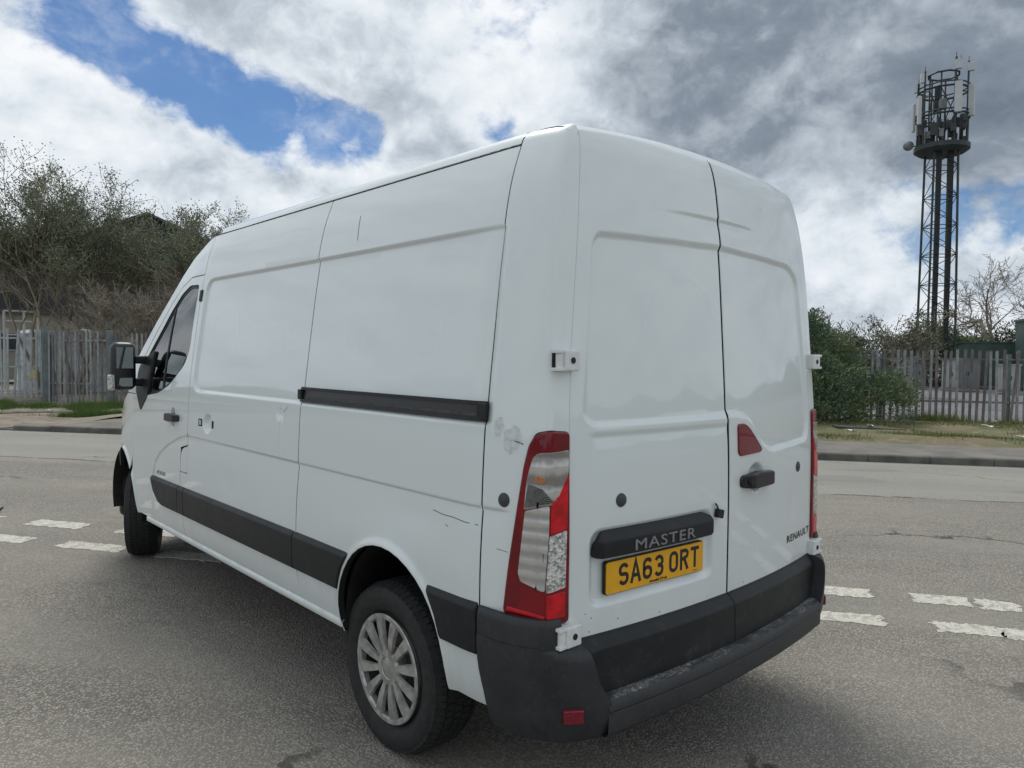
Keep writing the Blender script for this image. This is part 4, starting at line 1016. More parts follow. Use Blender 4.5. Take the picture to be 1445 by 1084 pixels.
F=[(k*n+i,k*n+(i+1)%n,(k+1)*n+(i+1)%n,(k+1)*n+i) for k in range(2) for i in range(n)]+[tuple(range(n-1,-1,-1)),tuple(range(2*n,3*n))]
obj('dark_gap_backing',V,F,M_dark,van)  # dark shell added behind the panels so their gaps read as black shade
b_=MB();b_.box((0,2.75,.38),(.80,1.35,.07));b_.build('underside_light_block',M_under,van)  # added box keeping light out under the van, for a deeper contact shadow
b_=MB();b_.box((0,3.55,.47),(.93,.52,.03));b_.box((0,4.45,.80),(.56,.42,.33));b_.box((0,4.25,1.22),(.86,.20,.10));b_.build('cab_floor_and_dash',M_dark,van)
for x in(-.62,-.12,.48):
    b_=MB();b_.box((x,3.42,.80),(.23,.25,.12));b_.box((x,3.18,1.22),(.23,.08,.36),Matrix.Rotation(.15,3,'X'));b_.box((x,3.13,1.68),(.12,.05,.09));b_.build('seat',M_seat,van,bevel=.04,seg=3)
for s in(-1,1):
    b_=MB();b_.box((s*.93,3.62,.92),(.02,.50,.38));b_.build('door_trim',M_seat,van)
b_=MB()
pts=[Vector((.48+.19*math.cos(a),3.83+.10*math.sin(a),1.22+.16*math.sin(a))) for a in np.linspace(0,2*math.pi,25)]
b_.tube([tuple(p) for p in pts],.014,6);b_.build('steering_wheel',M_plas,van,True)
b_=MB();b_.bar((-.86,AX,.35),(.86,AX,.35),.055,10);b_.build('rear_axle',M_under,van,True)
for s in(-1,1):
    b_=MB()
    for i in range(8):
        y0=AX-.66+i*.165;z=lambda y:.32+.13*((y-AX)/.66)**2
        b_.bar((s*.62,y0,z(y0)),(s*.62,y0+.165,z(y0+.165)),.03,6)
    b_.build('leaf_spring',M_under,van)
    b_=MB();b_.box((s*.48,2.4,.42),(.05,2.2,.06));b_.build('chassis_rail',M_under,van)
    b_=MB();b_.bar((s*.45,4.78,.35),(s*.74,4.78,.35),.06,8);b_.build('stub_axle',M_under,van)
b_=MB();b_.bar((.25,.25,.40),(.25,1.9,.40),.035,8);b_.bar((.25,1.9,.38),(.25,2.6,.38),.11,12);b_.build('exhaust',M_under,van,True)
b_=MB();b_.bar((0,.22,.37),(0,.22,.56),.32,28);b_.build('spare_wheel',M_rub,van)
# ---------------- mirrors
def wing_mirror(s):
    cxm=s*1.135;rot=Matrix.Rotation(s*R(-6),3,'Z')
    b_=MB();b_.box((cxm,4.05,1.545),(.082,.055,.170));hs=b_.build('wing_mirror',M_handle,van,bevel=.05,seg=5);hs.data.polygons.foreach_set('use_smooth',[True]*len(hs.data.polygons))
    b_=MB();b_.box((cxm+s*.002,3.9925,1.605),(.055,.003,.075),rot);b_.build('mirror_glass',M_mirror,hs,bevel=.0)
    b_=MB();b_.box((cxm+s*.002,3.9925,1.433),(.050,.003,.030),rot);b_.build('wide_angle_mirror',M_mirror,hs)
    b_=MB();b_.box((cxm+s*.078,4.04,1.432),(.016,.045,.055));b_.build('mirror_indicator',M_lclr,hs,bevel=.012,seg=3)
    for z in(1.59,1.43):
        b_=MB();b_.box((s*1.035,4.06,z),(.085,.030,.028));b_.build('mirror_arm',M_handle,hs,bevel=.012,seg=3)
wing_mirror(-1);wing_mirror(1)
# ================================================================ BACKGROUND
CAM=Vector((CX,CY,0))
def polar(az,dist,z=0.0): return (CX+dist*math.sin(R(az)),CY+dist*math.cos(R(az)),z)
M_galv=mat('galvanised_steel',(.30,.315,.315),.55,.35,var=.22,vscale=5)
M_galvd=mat('weathered_galvanised',(.17,.17,.175),.6,.3,var=.25,vscale=4)
M_galvl=mat('pale_galvanised_gate',(.40,.44,.44),.5,.3,var=.15,vscale=5)
M_galvr=mat('stained_galvanised',(.20,.18,.165),.7,.2,var=.35,vscale=3)
M_post=mat('fence_post_steel',(.16,.185,.185),.6,.3,var=.2,vscale=6)
def pale_mesh(h,wd=.066,material=None,name='pale'):
    # W section pale with a triple pointed top
    xs=[-.5,-.30,-.12,.12,.30,.5];dp=[.0,.016,.006,.006,.016,.0];top=[-.05,.0,-.055,-.055,.0,-.05];ht=[h-.06,h-.012,h-.055,h-.055,h-.012,h-.06]
    cs=[(x*wd,d) for x,d in zip(xs,dp)];V=[];n=len(cs)
    for th in(0,-.003):
        for (x,d),zt in zip(cs,ht): V+=[(x,d+th,0),(x,d+th,zt)]
    V2=V;F=[]
    for i in range(n-1): F.append((2*i,2*i+2,2*i+3,2*i+1))
    o=2*n
    for i in range(n-1): F.append((o+2*i,o+2*i+1,o+2*i+3,o+2*i+2))
    for i in range(n-1): F.append((2*i+1,2*i+3,o+2*i+3,o+2*i+1))
    F.append((0,1,o+1,o));F.append((2*n-2,o+2*n-2,o+2*n-1,2*n-1))
    # centre point of the head
    k=len(V2);V2+=[(-.05*wd,.007,h-.055),(.05*wd,.007,h-.055),(0,.007,h),(0,.003,h-.03)];F.append((k,k+1,k+2))
    return mesh(name,V2,F,material)
def palisade(name,a,b,z0,h,spacing,mats_,label,postgap=2.75,railz=(.28,.86),seed=1,group=None):
    A=Vector((a[0],a[1],0));B=Vector((b[0],b[1],0));d=(B-A);L=d.length;d.normalize();ang=math.atan2(d.y,d.x);nrm_=Vector((-d.y,d.x,0))
    if (CAM-A).dot(nrm_)<0: side_=-1
    else: side_=1
    root=empty(name,(A+B)/2+Vector((0,0,z0)),label,'fence',group)
    rg=random.Random(seed);inv=root.matrix_world.inverted()
    me=[pale_mesh(h,material=m_) for m_ in mats_];k=int(L/spacing)
    def put(nm,data,loc,rz,tilt=0):
        o=bpy.data.objects.new(nm,data);COL.objects.link(o);o.parent=root;o.matrix_parent_inverse=inv
        o.location=loc;o.rotation_euler=(tilt*.5,tilt,rz);return o
    for i in range(k+1):
        p=A+d*(i*spacing+rg.uniform(-.006,.006))+nrm_*side_*.035
        put('pale',me[rg.choice(range(len(me)))],(p.x,p.y,z0+rg.uniform(-.02,.02)),ang+(math.pi if side_<0 else 0),rg.gauss(0,.010)+(rg.choice((-.07,.06)) if rg.random()<.03 else 0))
    for f in railz:
        b_=MB();b_.box((0,0,0),(L/2,.022,.022));o=b_.build('rail',mats_[0],None);o.parent=root;o.matrix_parent_inverse=inv
        c=(A+B)/2;o.location=(c.x,c.y,z0+h*f);o.rotation_euler=(0,0,ang)
    n=max(1,int(round(L/postgap)))
    for i in range(n+1):
        p=A+d*(L*i/n)-nrm_*side_*.075;b_=MB();b_.box((0,0,h*.47),(.038,.05,h*.49));o=b_.build('post',M_post,None);o.parent=root;o.matrix_parent_inverse=inv;o.location=(p.x,p.y,z0-.05);o.rotation_euler=(0,0,ang)
    return root
def tn2(t,n): return (t*TX+n*NX,t*TY+n*NY)
palisade('palisade_fence',tn2(-9.2,16.6),tn2(13.5,16.6),.155,1.78,.147,[M_galvd,M_galv,M_galvr],'grey steel palisade fence in front of the mast compound',seed=2)
def p2(az,d): return polar(az,d)[:2]
palisade('palisade_fence',p2(10.45,26.3),p2(13.75,24.6),.08,2.22,.15,[M_galv,M_galvd],'grey palisade fence between the gate post and the corner post',seed=3)
palisade('palisade_fence',p2(14.05,24.4),tn2(-9.3,16.6),.05,2.2,.15,[M_galvd,M_galv],'grey palisade fence running from the corner post behind the dirt crossing',seed=4)
g=palisade('palisade_gate',p2(10.0,26.55),p2(1.0,27.6),.24,2.10,.145,[M_galvl],'pale grey palisade gate across the yard entrance',postgap=4.4,railz=(.10,.45,.86),seed=5); g['category']='gate'
b_=MB();b_.box((0,0,1.16),(.085,.085,1.16));pst=b_.build('gate_post',M_post,None,bevel=.006);pst.location=polar(10.22,26.4,.08);tag(pst,'thick square steel post between the pale gate and grey fence','post')
b_=MB();b_.box((0,0,1.1),(.075,.075,1.15));pst=b_.build('corner_post',M_post,None,bevel=.006);pst.location=polar(13.9,24.45,.03);tag(pst,'square corner post where two palisade runs meet by the grass','post')
b_=MB();b_.box((0,0,0),(.09,.006,.13));sg=b_.build('gate_sign',mat('sign_cream',(.42,.36,.22),.6,var=.25,vscale=20),None);sg.location=polar(9.5,26.48,.95);sg.rotation_euler=(0,0,-.25);tag(sg,'small cream plate fixed to the pale palisade gate','sign')
# ---------------- vegetation
def foliage_mat(name,c1,c2,rough=.6,trans=.25):
    def bb(t,b,pos):
        n=t.noise(pos,.9,4,.6);n2=t.noise(pos,14,3,.6)
        t.link(t.mix(t.ramp(t.math('ADD',t.math('MULTIPLY',n,.6),t.math('MULTIPLY',n2,.4)),.36,.64),c1,c2),b.inputs['Base Color'])
        b.inputs['Subsurface Weight'].default_value=0.0
        b.inputs['Transmission Weight'].default_value=0.0
    return mat(name,c1,rough,build=bb,spec=.25)
M_bark=mat('twig_bark',(.25,.225,.175),.9,var=.35,vscale=3)
M_bark2=mat('grey_bark',(.20,.175,.14),.9,var=.3,vscale=3)
M_leaf_w=foliage_mat('spring_leaf',(.11,.145,.085),(.18,.21,.125))
M_leaf_d=foliage_mat('dark_evergreen',(.075,.135,.085),(.18,.22,.10))
M_leaf_m=foliage_mat('scrub_leaf',(.06,.082,.045),(.115,.13,.065))
def tubes(segs,k=3):
    S=np.array([list(a)+list(b)+[r0,r1] for a,b,r0,r1 in segs]);A=S[:,:3];B=S[:,3:6];r0=S[:,6:7];r1=S[:,7:8]
    d=nrm(B-A);ref=np.where(abs(d[:,2:3])>.9,[[1,0,0]],[[0,0,1]]);u=nrm(np.cross(d,ref));v=np.cross(d,u);V=[]
    for c,r in((A,r0),(B,r1)):
        for i in range(k):
            a=2*math.pi*i/k;V.append(c+r*(u*math.cos(a)+v*math.sin(a)))
    V=np.stack(V,1);n=len(S);F=[]
    for i in range(k): F.append(np.stack([np.arange(n)*2*k+i,np.arange(n)*2*k+(i+1)%k,np.arange(n)*2*k+k+(i+1)%k,np.arange(n)*2*k+k+i],1))
    return V.reshape(-1,3),np.concatenate(F)
def leaves(P,size,rs_,aspect=.45,upb=.2,D=None):
    n=len(P);d=rs_.normal(size=(n,3));d[:,2]+=upb
    if D is not None: d=d*.7+D*1.3
    d=nrm(d);w_=nrm(np.cross(d,rs_.normal(size=(n,3))));s=size*rs_.uniform(.6,1.3,(n,1))
    V=np.stack([P-d*s*.5,P+w_*s*aspect*.5,P+d*s*.5,P-w_*s*aspect*.5],1).reshape(-1,3);Q=np.arange(4*n).reshape(-1,4);return V,Q
LOWF=[.22]
def grow(rg,p,d,L,r,levels,segs,tips,lv=0,upward=.12,wig=.16):
    nseg=[6,5,4,3,2][min(lv,4)];p=Vector(p);d=Vector(d).normalized();pts=[p.copy()]
    for i in range(nseg):
        d=(d+Vector((rg.gauss(0,wig),rg.gauss(0,wig),rg.gauss(0,wig)+upward*.5))).normalized();q=p+d*(L/nseg)
        ra=r*(1-.75*i/nseg);rb=r*(1-.75*(i+1)/nseg);segs.append((p[:],q[:],ra,rb));p=q;pts.append(p.copy())
        if lv==levels: tips.append((p[:],d[:]))
    if lv<levels:
        nb,lf,rf,ang=[(9,.60,.45,.62),(8,.56,.46,.75),(6,.55,.5,.8),(5,.6,.6,.85)][min(lv,3)]
        for k in range(nb):
            f=LOWF[0]+(1-LOWF[0])*(k+rg.random())/nb if lv==0 else .22+.78*(k+rg.random())/nb;i=min(nseg-1,int(f*nseg));fr=f*nseg-i;q=pts[i].lerp(pts[i+1],fr)
            ax=Vector((rg.gauss(0,1),rg.gauss(0,1),rg.gauss(0,.6)));dd=(d*math.cos(ang)+ax.normalized()*math.sin(ang)*rg.uniform(.7,1.3)+Vector((0,0,upward))).normalized()
            grow(rg,q,dd,L*lf*rg.uniform(.7,1.2)*(1.15-.45*f),max(.004,r*rf*(1-.6*f)),levels,segs,tips,lv+1,upward,wig)
def tree(name,loc,stems,label,bark,leafm,levels,leafsize,leafn,seed,twig_r=None,upward=.12,leafz=-1,group=None,wig=.16):
    rg=random.Random(seed);rs_=np.random.RandomState(seed);segs=[];tips=[]
    for (ox,oy,dx_,dy_,dz_,L,r) in stems: grow(rg,(loc[0]+ox,loc[1]+oy,loc[2]-.1),(dx_,dy_,dz_),L,r,levels,segs,tips,0,upward,wig)
    root=empty(name,loc,label,'tree',group)
    thick=[s for s in segs if s[2]>.03];thin=[s for s in segs if s[2]<=.03]
    for part,ss_,k in(('trunk',thick,6),('twigs',thin,3)):
        if not ss_: continue
        if part=='twigs' and twig_r: ss_=[(a,b,max(twig_r,r0),max(twig_r*.8,r1)) for a,b,r0,r1 in ss_]
        V,F=tubes(ss_,k);link(part,fast_mesh(part,V,F,bark,k>4),root)['kind']='stuff'
    if leafn and tips:
        T=np.array([t_[0] for t_ in tips]);T=T[T[:,2]>leafz]
        P=np.repeat(T,leafn,0)+rs_.normal(scale=.10,size=(len(T)*leafn,3));V,Q=leaves(P,leafsize,rs_);link('crown',fast_mesh('crown',V,Q,leafm),root)
    return root,len(segs),len(tips)
rg=random.Random(21)
c=polar(14.0,31.0)
stems=[]
LOWF[0]=.46
for nst,az,l0,l1,lean,seed,lab in((9,11.3,4.9,5.7,.50,5,'large many stemmed tree with sparse spring leaves behind the gate post'),(9,18.6,4.4,5.2,.52,6,'many stemmed tree with sparse spring leaves in front of the gabled shed')):
    c=polar(az,31.0);stems=[]
    for i in range(nst):
        a=i/nst*2*math.pi+rg.uniform(-.2,.2);rr=rg.uniform(.1,.8);ln=rg.uniform(.10,lean)
        stems.append((rr*math.cos(a),rr*math.sin(a),ln*math.cos(a),ln*math.sin(a),1.0,rg.uniform(l0,l1),rg.uniform(.06,.10)))
    tree('leafy_tree',(c[0],c[1],.1),stems,lab,M_bark,M_leaf_w,3,.085,5,seed,.009,.11,4.3,group='leafy trees behind the palisade')
LOWF[0]=.22
c2=polar(18.3,29.0);stems=[]
for i in range(16):
    a=rg.uniform(0,6.28);rr=rg.uniform(.2,1.9);ln=rg.uniform(.1,.6)
    stems.append((rr*math.cos(a),rr*math.sin(a),ln*math.cos(a),ln*math.sin(a),1.0,rg.uniform(2.6,3.8),rg.uniform(.03,.05)))
T2=tree('scrub_thicket',(c2[0],c2[1],.1),stems,'tangled brown leafless thicket behind the palisade, between the two leafy trees',M_bark,M_leaf_m,3,.07,0,8,.009,.10)
T2[0]['category']='shrub'
stems=[(0,0,.05,.1,1,5.0,.16),(.3,.1,-.25,.2,1,4.2,.10)]
for az,ds,sd_,hh,lab,lf in((75.9,46,31,1.3,'bare crooked tree beyond the mast compound, left of the green container',0),(80.5,47,32,1.1,'bare tree with pale twigs behind the green container',0),
     (69.3,34,33,.62,'thin half bare sapling behind the palisade, beside the mast',1),(67.6,30,36,.60,'wispy half bare tree rising above the dark evergreen bush',0),(71.4,44,37,.6,'low twiggy tree behind the lattice mast base',1)):
    c=polar(az,ds,.3)
    st=[(a,b,c_,d,e_,f*hh,g_*hh) for a,b,c_,d,e_,f,g_ in stems]
    tree('bare_tree' if not lf else 'young_tree',c,st,lab,M_bark2,M_leaf_m,3,.10,lf*2,sd_,.012,.05,wig=.26)
def bush(name,lobes,label,leafm,n,size,seed,aspect=.32,cat='bush'):
    rs_=np.random.RandomState(seed);P=[];D=[];base=np.mean([l[0] for l in lobes],0)
    tot=sum(l[1][0]*l[1][2] for l in lobes)
    for c,rad in lobes:
        k=int(n*rad[0]*rad[2]/tot);d=nrm(rs_.normal(size=(k,3)));d[:,2]=np.abs(d[:,2])*np.sign(rs_.rand(k)-.18);d=nrm(d)
        lump_=1+.16*np.sin(d[:,0]*7+c[0]*3)*np.sin(d[:,1]*6+c[1]*5)+.14*np.sin(d[:,2]*9+d[:,0]*5+c[0])+.05*np.sin(d[:,1]*21)+.05*np.sin(d[:,2]*23+d[:,0]*17)
        rr=lump_*(1-rs_.rand(k)**2.2*.45);P.append(np.array(c)+d*np.array(rad)*rr[:,None]);D.append(nrm(d+np.array([0,0,.35])))
    P=np.concatenate(P);D=np.concatenate(D);ok=P[:,2]>.10;P=P[ok];D=D[ok]
    root=empty(name,(base[0],base[1],.1),label,cat);V,Q=leaves(P,size,rs_,aspect,.2,D);link('foliage',fast_mesh('foliage',V,Q,leafm),root)
    rg_=random.Random(seed);segs=[]
    for c,rad in lobes:
        for i in range(10):
            a=rg_.uniform(0,6.28);b=(base[0]+rg_.uniform(-.3,.3),base[1]+rg_.uniform(-.3,.3),.05);e_=(c[0]+rad[0]*.7*math.cos(a),c[1]+rad[1]*.7*math.sin(a),c[2]+rad[2]*rg_.uniform(-.2,.6));m_=tuple((b[q]+e_[q])/2+rg_.uniform(-.15,.15) for q in range(3))
            segs+=[(b,m_,.03,.018),(m_,e_,.018,.006)]
    V,F=tubes(segs,4);link('stems',fast_mesh('stems',V,F,M_bark),root)
    return root
def tnz(t,n,z): return np.array([t*TX+n*NX,t*TY+n*NY,z])
bush('evergreen_bush',[(tnz(4.75,15.6,.62),(.8,.75,.78)),(tnz(3.3,15.3,.80),(1.0,.9,.95)),(tnz(2.0,15.2,.85),(1.1,1.0,1.0)),(tnz(3.4,15.1,.40),(1.3,.9,.55)),(tnz(.6,15.4,.75),(1.0,.9,.9)),(tnz(2.6,15.5,1.15),(.8,.7,.65))],'wide dark green evergreen bush spreading over the verge, beside the van',M_leaf_d,60000,.075,11)
bush('tall_evergreen',[(tnz(3.2,16.15,1.5),(.9,.7,1.35)),(tnz(2.4,16.1,1.7),(1.0,.8,1.5)),(tnz(4.0,16.2,1.2),(.55,.5,1.0)),(tnz(.4,16.2,1.5),(1.1,.8,1.2))],'tall dark evergreen shrub standing behind the wide bush',M_leaf_d,36000,.08,12)
def lp(az,d,z): return np.array(polar(az,d,z))
bush('hedge_shrub',[(lp(72.6,45,1.6),(1.7,1.5,1.9)),(lp(74.6,45,1.3),(1.5,1.5,1.6)),(lp(71.0,46,1.2),(1.2,1.4,1.4))],'dark rounded shrub behind the foot of the lattice mast',M_leaf_d,16000,.16,13,.5)
bush('hedge_shrub',[(lp(76.6,50,1.5),(2.0,1.8,2.2)),(lp(79.2,50,1.4),(2.2,1.8,2.0))],'loose olive scrub below the bare crooked tree',M_leaf_m,12000,.16,14,.4)
bush('hedge_shrub',[(lp(69.0,46,1.3),(2.0,1.8,1.7)),(lp(66.5,48,1.4),(2.2,1.8,1.9)),(lp(63,50,1.6),(3,2,2.2)),(lp(58,54,1.6),(4,2,2.4)),(lp(52,58,1.6),(4,2,2.4)),(lp(45,60,1.8),(4,2,2.6)),(lp(38,62,1.8),(4.5,2,2.6)),(lp(31,62,1.8),(4.5,2,2.4))],'long low scrub hedge behind the mast compound',M_leaf_m,30000,.19,15,.4)
# grass
def grass(name,region,n,hmin,hmax,material,seed,zfun,clump=True):
    rs_=np.random.RandomState(seed);t0,t1,n0,n1=region;T=rs_.uniform(t0,t1,n*3);N_=rs_.uniform(n0,n1,n*3)
    if clump:
        f=np.sin(T*1.9+N_*1.3)+np.sin(T*.7-N_*2.7+1)+np.sin(T*4.3+N_*3.1)*.6;k=rs_.rand(len(T))<smoothstep(-.6,1.4,f);T=T[k];N_=N_[k]
    T=T[:n];N_=N_[:n];z=zfun(T,N_);P=np.stack([T*TX+N_*NX,T*TY+N_*NY,z],1);m_=len(P);h=rs_.uniform(hmin,hmax,(m_,1))*(.5+rs_.rand(m_,1));a=rs_.uniform(0,6.28,m_);wv_=np.stack([np.cos(a),np.sin(a),0*a],1)*.006
    ln=rs_.normal(scale=.35,size=(m_,3));ln[:,2]=1;V=np.stack([P-wv_,P+wv_,P+nrm(ln)*h],1).reshape(-1,3);Q=np.arange(3*m_).reshape(-1,3)
    return struct(link(name,fast_mesh(name,V,Q,material)),'stuff')
M_grass=foliage_mat('grass_blade',(.12,.155,.04),(.20,.20,.08));M_grass2=foliage_mat('lush_grass_blade',(.07,.13,.028),(.12,.18,.045))
zv=lambda a,b:zf(a,b)-.01+(lump(a,b,1.2,.025)+.07)*smoothstep(11.5,12.2,b)
grass('verge_grass',(-3,13,11.7,16.9),26000,.03,.09,M_grass,1,zv)
grass('fence_grass',(3.5,13,16.0,16.9),9000,.10,.26,M_grass,2,zv)
zc_=lambda a,b:zf(a,b)-.01+(lump(a,b,1.0,.022)+.10*smoothstep(12,15.5,b))*smoothstep(9.8,10.6,b)
grass('gateway_grass',(-20.5,-13.6,12.4,14.9),24000,.07,.2,M_grass2,3,zc_)
grass('crossing_grass',(-14.6,-12.6,12.9,13.6),5000,.06,.16,M_grass,4,zc_)
# litter
M_lit=mat('litter_white',(.68,.68,.66),.7);rg=random.Random(77)
def litter(name,t,n,sx,sy,sz,z,label,material,rot=0.3,cat='litter',group=None):
    b_=MB();rs_=random.Random(int(t*100+n));V=[]
    k=7
    P=[];F=[]
    for i in range(k):
        for j in range(4): P.append((sx*(i/(k-1)-.5)*(1+rs_.uniform(-.1,.1)),sy*(j/3-.5)*(1+rs_.uniform(-.15,.15)),sz*rs_.uniform(.2,1)))
    m_=len(P);P+=[(x,y,z_-.006) for x,y,z_ in P]
    for i in range(k-1):
        for j in range(3): F+=[(i*4+j,(i+1)*4+j,(i+1)*4+j+1,i*4+j+1),(m_+i*4+j,m_+i*4+j+1,m_+(i+1)*4+j+1,m_+(i+1)*4+j)]
    o=obj(name,P,F,material);q=tnz(t,n,z);o.location=q;o.rotation_euler=(rs_.uniform(-.2,.2),rs_.uniform(-.2,.2),rot);tag(o,label,cat,group);return o
b_=MB();b_.box((0,0,0),(.72,.13,.018));o=b_.build('discarded_board',mat('weathered_board',(.075,.072,.068),.8,var=.3,vscale=6),bevel=.004);o.location=tnz(4.0,13.75,.20);o.rotation_euler=(.05,.04,math.atan2(TY,TX)+.25);tag(o,'dark flat board lying in the grass before the evergreen bush','board')
litter('litter_scrap',4.05,13.80,.20,.12,.05,.23,'crumpled white scrap lying on the dark board',M_lit)
for t_,n_,lb in((7.3,15.9,'pale crumpled bag caught at the foot of the mast compound fence'),(6.6,14.6,'flattened pale packaging on the bare verge'),(6.4,12.5,'small white scrap on the verge edge'),(3.4,12.6,'small white scrap in dry grass before the evergreen bush'),(-15.6,12.75,'pale scrap in the lush grass by the corner post'),(-17.2,12.7,'white scrap in lush grass beside the dirt crossing')):
    litter('litter_scrap',t_,n_,rg.uniform(.10,.28),rg.uniform(.08,.15),.05,float(zf(np.array(t_),np.array(n_)))+.09+(0.02 if n_>14 else 0),lb,M_lit if 'bag' not in lb else mat('litter_grey',(.42,.40,.38),.8),rg.uniform(0,3))
b_=MB();b_.tube([(-1.62,7.44,.012),(-1.52,7.36,.018),(-1.44,7.34,.02),(-1.40,7.37,.045)],.012,6);o=b_.build('rubber_strip',M_plas,None,True);tag(o,'short black rubber strip lying on the road before the dashes','debris')
b_=MB();b_.tube([tuple(tnz(-16.2,11.7,.14)),tuple(tnz(-15.6,11.9,.17)),tuple(tnz(-14.9,12.0,.19)),tuple(tnz(-14.2,12.0,.21))],.035,6);o=b_.build('fallen_stick',M_bark,None);tag(o,'fallen brown stick lying on the dirt crossing','stick')
# ---------------- lattice mast
M_mast=mat('mast_steel_dark',(.045,.055,.055),.6,.3,var=.2,vscale=2);M_ant=mat('antenna_grey',(.50,.52,.52),.5,var=.06,vscale=3);M_feed=mat('feeder_black',(.015,.017,.018),.7)
mp=Vector(polar(72.45,42.0,.35));mast=empty('telecom_mast',mp[:],'tall dark lattice telecom mast with ring headframe and panel antennas','mast')
mang=R(-72.45)+.38
def mpt(x,y,z): 
    v=Matrix.Rotation(mang,3,'Z')@Vector((x,y,0));return (mp.x+v.x,mp.y+v.y,z)
def mhalf(z): return .66-.12*(z-.3)/11.5
def mbar(name,a,b,r,m_=None,n=5): bb=MB();bb.bar(mpt(*a),mpt(*b),r,n);return bb.build(name,m_ or M_mast,mast)
cor=[(-1,-1),(1,-1),(1,1),(-1,1)]
for sx,sy in cor: mbar('mast_leg',(sx*mhalf(.3),sy*mhalf(.3),.3),(sx*mhalf(12),sy*mhalf(12),11.9),.055,None,6)
zs=np.linspace(.4,11.8,17)
for i in range(16):
    z0,z1=zs[i],zs[i+1];h0,h1=mhalf(z0),mhalf(z1)
    for k in range(4):
        a=cor[k];b=cor[(k+1)%4]
        if (i+k)%2: a,b=b,a
        mbar('mast_brace',(a[0]*h0,a[1]*h0,z0),(b[0]*h1,b[1]*h1,z1),.020)
        mbar('mast_brace',(b[0]*h0,b[1]*h0,z0),(a[0]*h1*.0+b[0]*h1*0+(a[0]+b[0])/2*h1,(a[1]+b[1])/2*h1,z1),.018) if i<2 else None
        if i%2==0: mbar('mast_brace',(cor[k][0]*h1,cor[k][1]*h1,z1),(cor[(k+1)%4][0]*h1,cor[(k+1)%4][1]*h1,z1),.022)
for (x,y) in((-.30,-.50),(.26,-.46)):
    bb=MB();bb.box((0,0,5.95),(.11,.06,5.75));o=bb.build('feeder_tray',M_feed,mast);o.location=Vector(mpt(x,y,.2))-mast.location*0;o.rotation_euler=(0,0,mang)
    o.matrix_parent_inverse=mast.matrix_world.inverted()
mbar('ladder_rail',(.1,.5,.4),(.08,.42,12),.02);mbar('ladder_rail',(-.2,.5,.4),(-.18,.42,12),.02)
for (x,y,z0,z1) in ((.72,-.2,8.4,9.9),(.78,0,8.6,9.6)): mbar('whip_aerial',(x,y,z0),(x,y,z1),.03)
def ring(name,rad,z,r,n=12,h=None):
    bb=MB()
    for i in range(n):
        a=2*math.pi*i/n;b=2*math.pi*(i+1)/n;bb.bar(mpt(rad*math.cos(a),rad*math.sin(a),z),mpt(rad*math.cos(b),rad*math.sin(b),z),r,6)
    return bb.build(name,M_mast,mast)
bb=MB();n=20;V=[];
for z in(11.75,11.9,12.12):
    for i in range(n): a=2*math.pi*i/n;q=1.22 if z>11.8 else 1.0;V.append(mpt(q*math.cos(a),q*math.sin(a),z))
bb.add(V,[(i,(i+1)%n,n+(i+1)%n,n+i) for i in range(n)]+[(n+i,n+(i+1)%n,2*n+(i+1)%n,2*n+i) for i in range(n)]+[tuple(range(n-1,-1,-1)),tuple(range(2*n,3*n))]);bb.build('platform',M_mast,mast)
ring('headframe_ring',1.20,13.45,.05);ring('headframe_ring',1.20,13.62,.035);ring('headframe_ring',1.12,14.72,.05);ring('headframe_ring',1.12,14.92,.035);ring('headframe_ring',.70,15.55,.045,8)
for i in range(6):
    a=2*math.pi*i/6;mbar('headframe_post',(.62*math.cos(a),.62*math.sin(a),11.9),(.62*math.cos(a),.62*math.sin(a),15.55),.04)
    b=a+.52;mbar('headframe_strut',(.62*math.cos(a),.62*math.sin(a),14.8),(1.15*math.cos(a),1.15*math.sin(a),14.75),.03);mbar('headframe_strut',(.62*math.cos(a),.62*math.sin(a),13.5),(1.2*math.cos(a),1.2*math.sin(a),13.5),.03)
    mbar('headframe_strut',(.62*math.cos(a),.62*math.sin(a),12.2),(.62*math.cos(a+1.047),.62*math.sin(a+1.047),13.5),.025);mbar('headframe_strut',(.62*math.cos(a+1.047),.62*math.sin(a+1.047),13.5),(.62*math.cos(a),.62*math.sin(a),14.8),.025)
rg=random.Random(5)
# pole positions in view terms: lateral offset (right +) and depth
lat=Vector((math.cos(R(72.45)),-math.sin(R(72.45)),0));dep_=Vector((math.sin(R(72.45)),math.cos(R(72.45)),0))
def vpt(l,d,z): q=mp+lat*l+dep_*d;return (q.x,q.y,z)
def vbar(name,a,b,r,m_=None): bb=MB();bb.bar(vpt(*a),vpt(*b),r,6);return bb.build(name,m_ or M_mast,mast)
vrot=Matrix.Rotation(-R(72.45),3,'Z')
def vbox(name,c,h,m_,rz=0): bb=MB();bb.box((0,0,0),h);o=bb.build(name,m_,mast,bevel=.02);o.location=vpt(*c);o.rotation_euler=(0,0,-R(72.45)+rz);return o
for l,d,z0,z1 in((-1.05,-.4,11.9,15.2),(-.78,-.85,11.9,15.6),(.50,-1.05,11.9,16.0),(1.02,-.45,11.9,15.9),(1.08,.4,11.9,14.6),(-.9,.6,11.9,15.0),(.1,1.15,11.9,15.0),(-.2,-1.18,11.9,13.6)): vbar('antenna_pole',(l,d,z0),(l,d,z1),.045)
vbox('panel_antenna',(.62,-1.12,14.10),(.155,.07,.72),M_ant,.15);vbox('panel_antenna',(1.16,-.45,14.05),(.145,.07,.75),M_ant,-.3);vbox('panel_antenna',(-.98,-.92,13.75),(.085,.07,.68),M_ant,.5);vbox('panel_antenna',(-1.24,-.4,13.55),(.07,.07,.68),M_ant,.7)
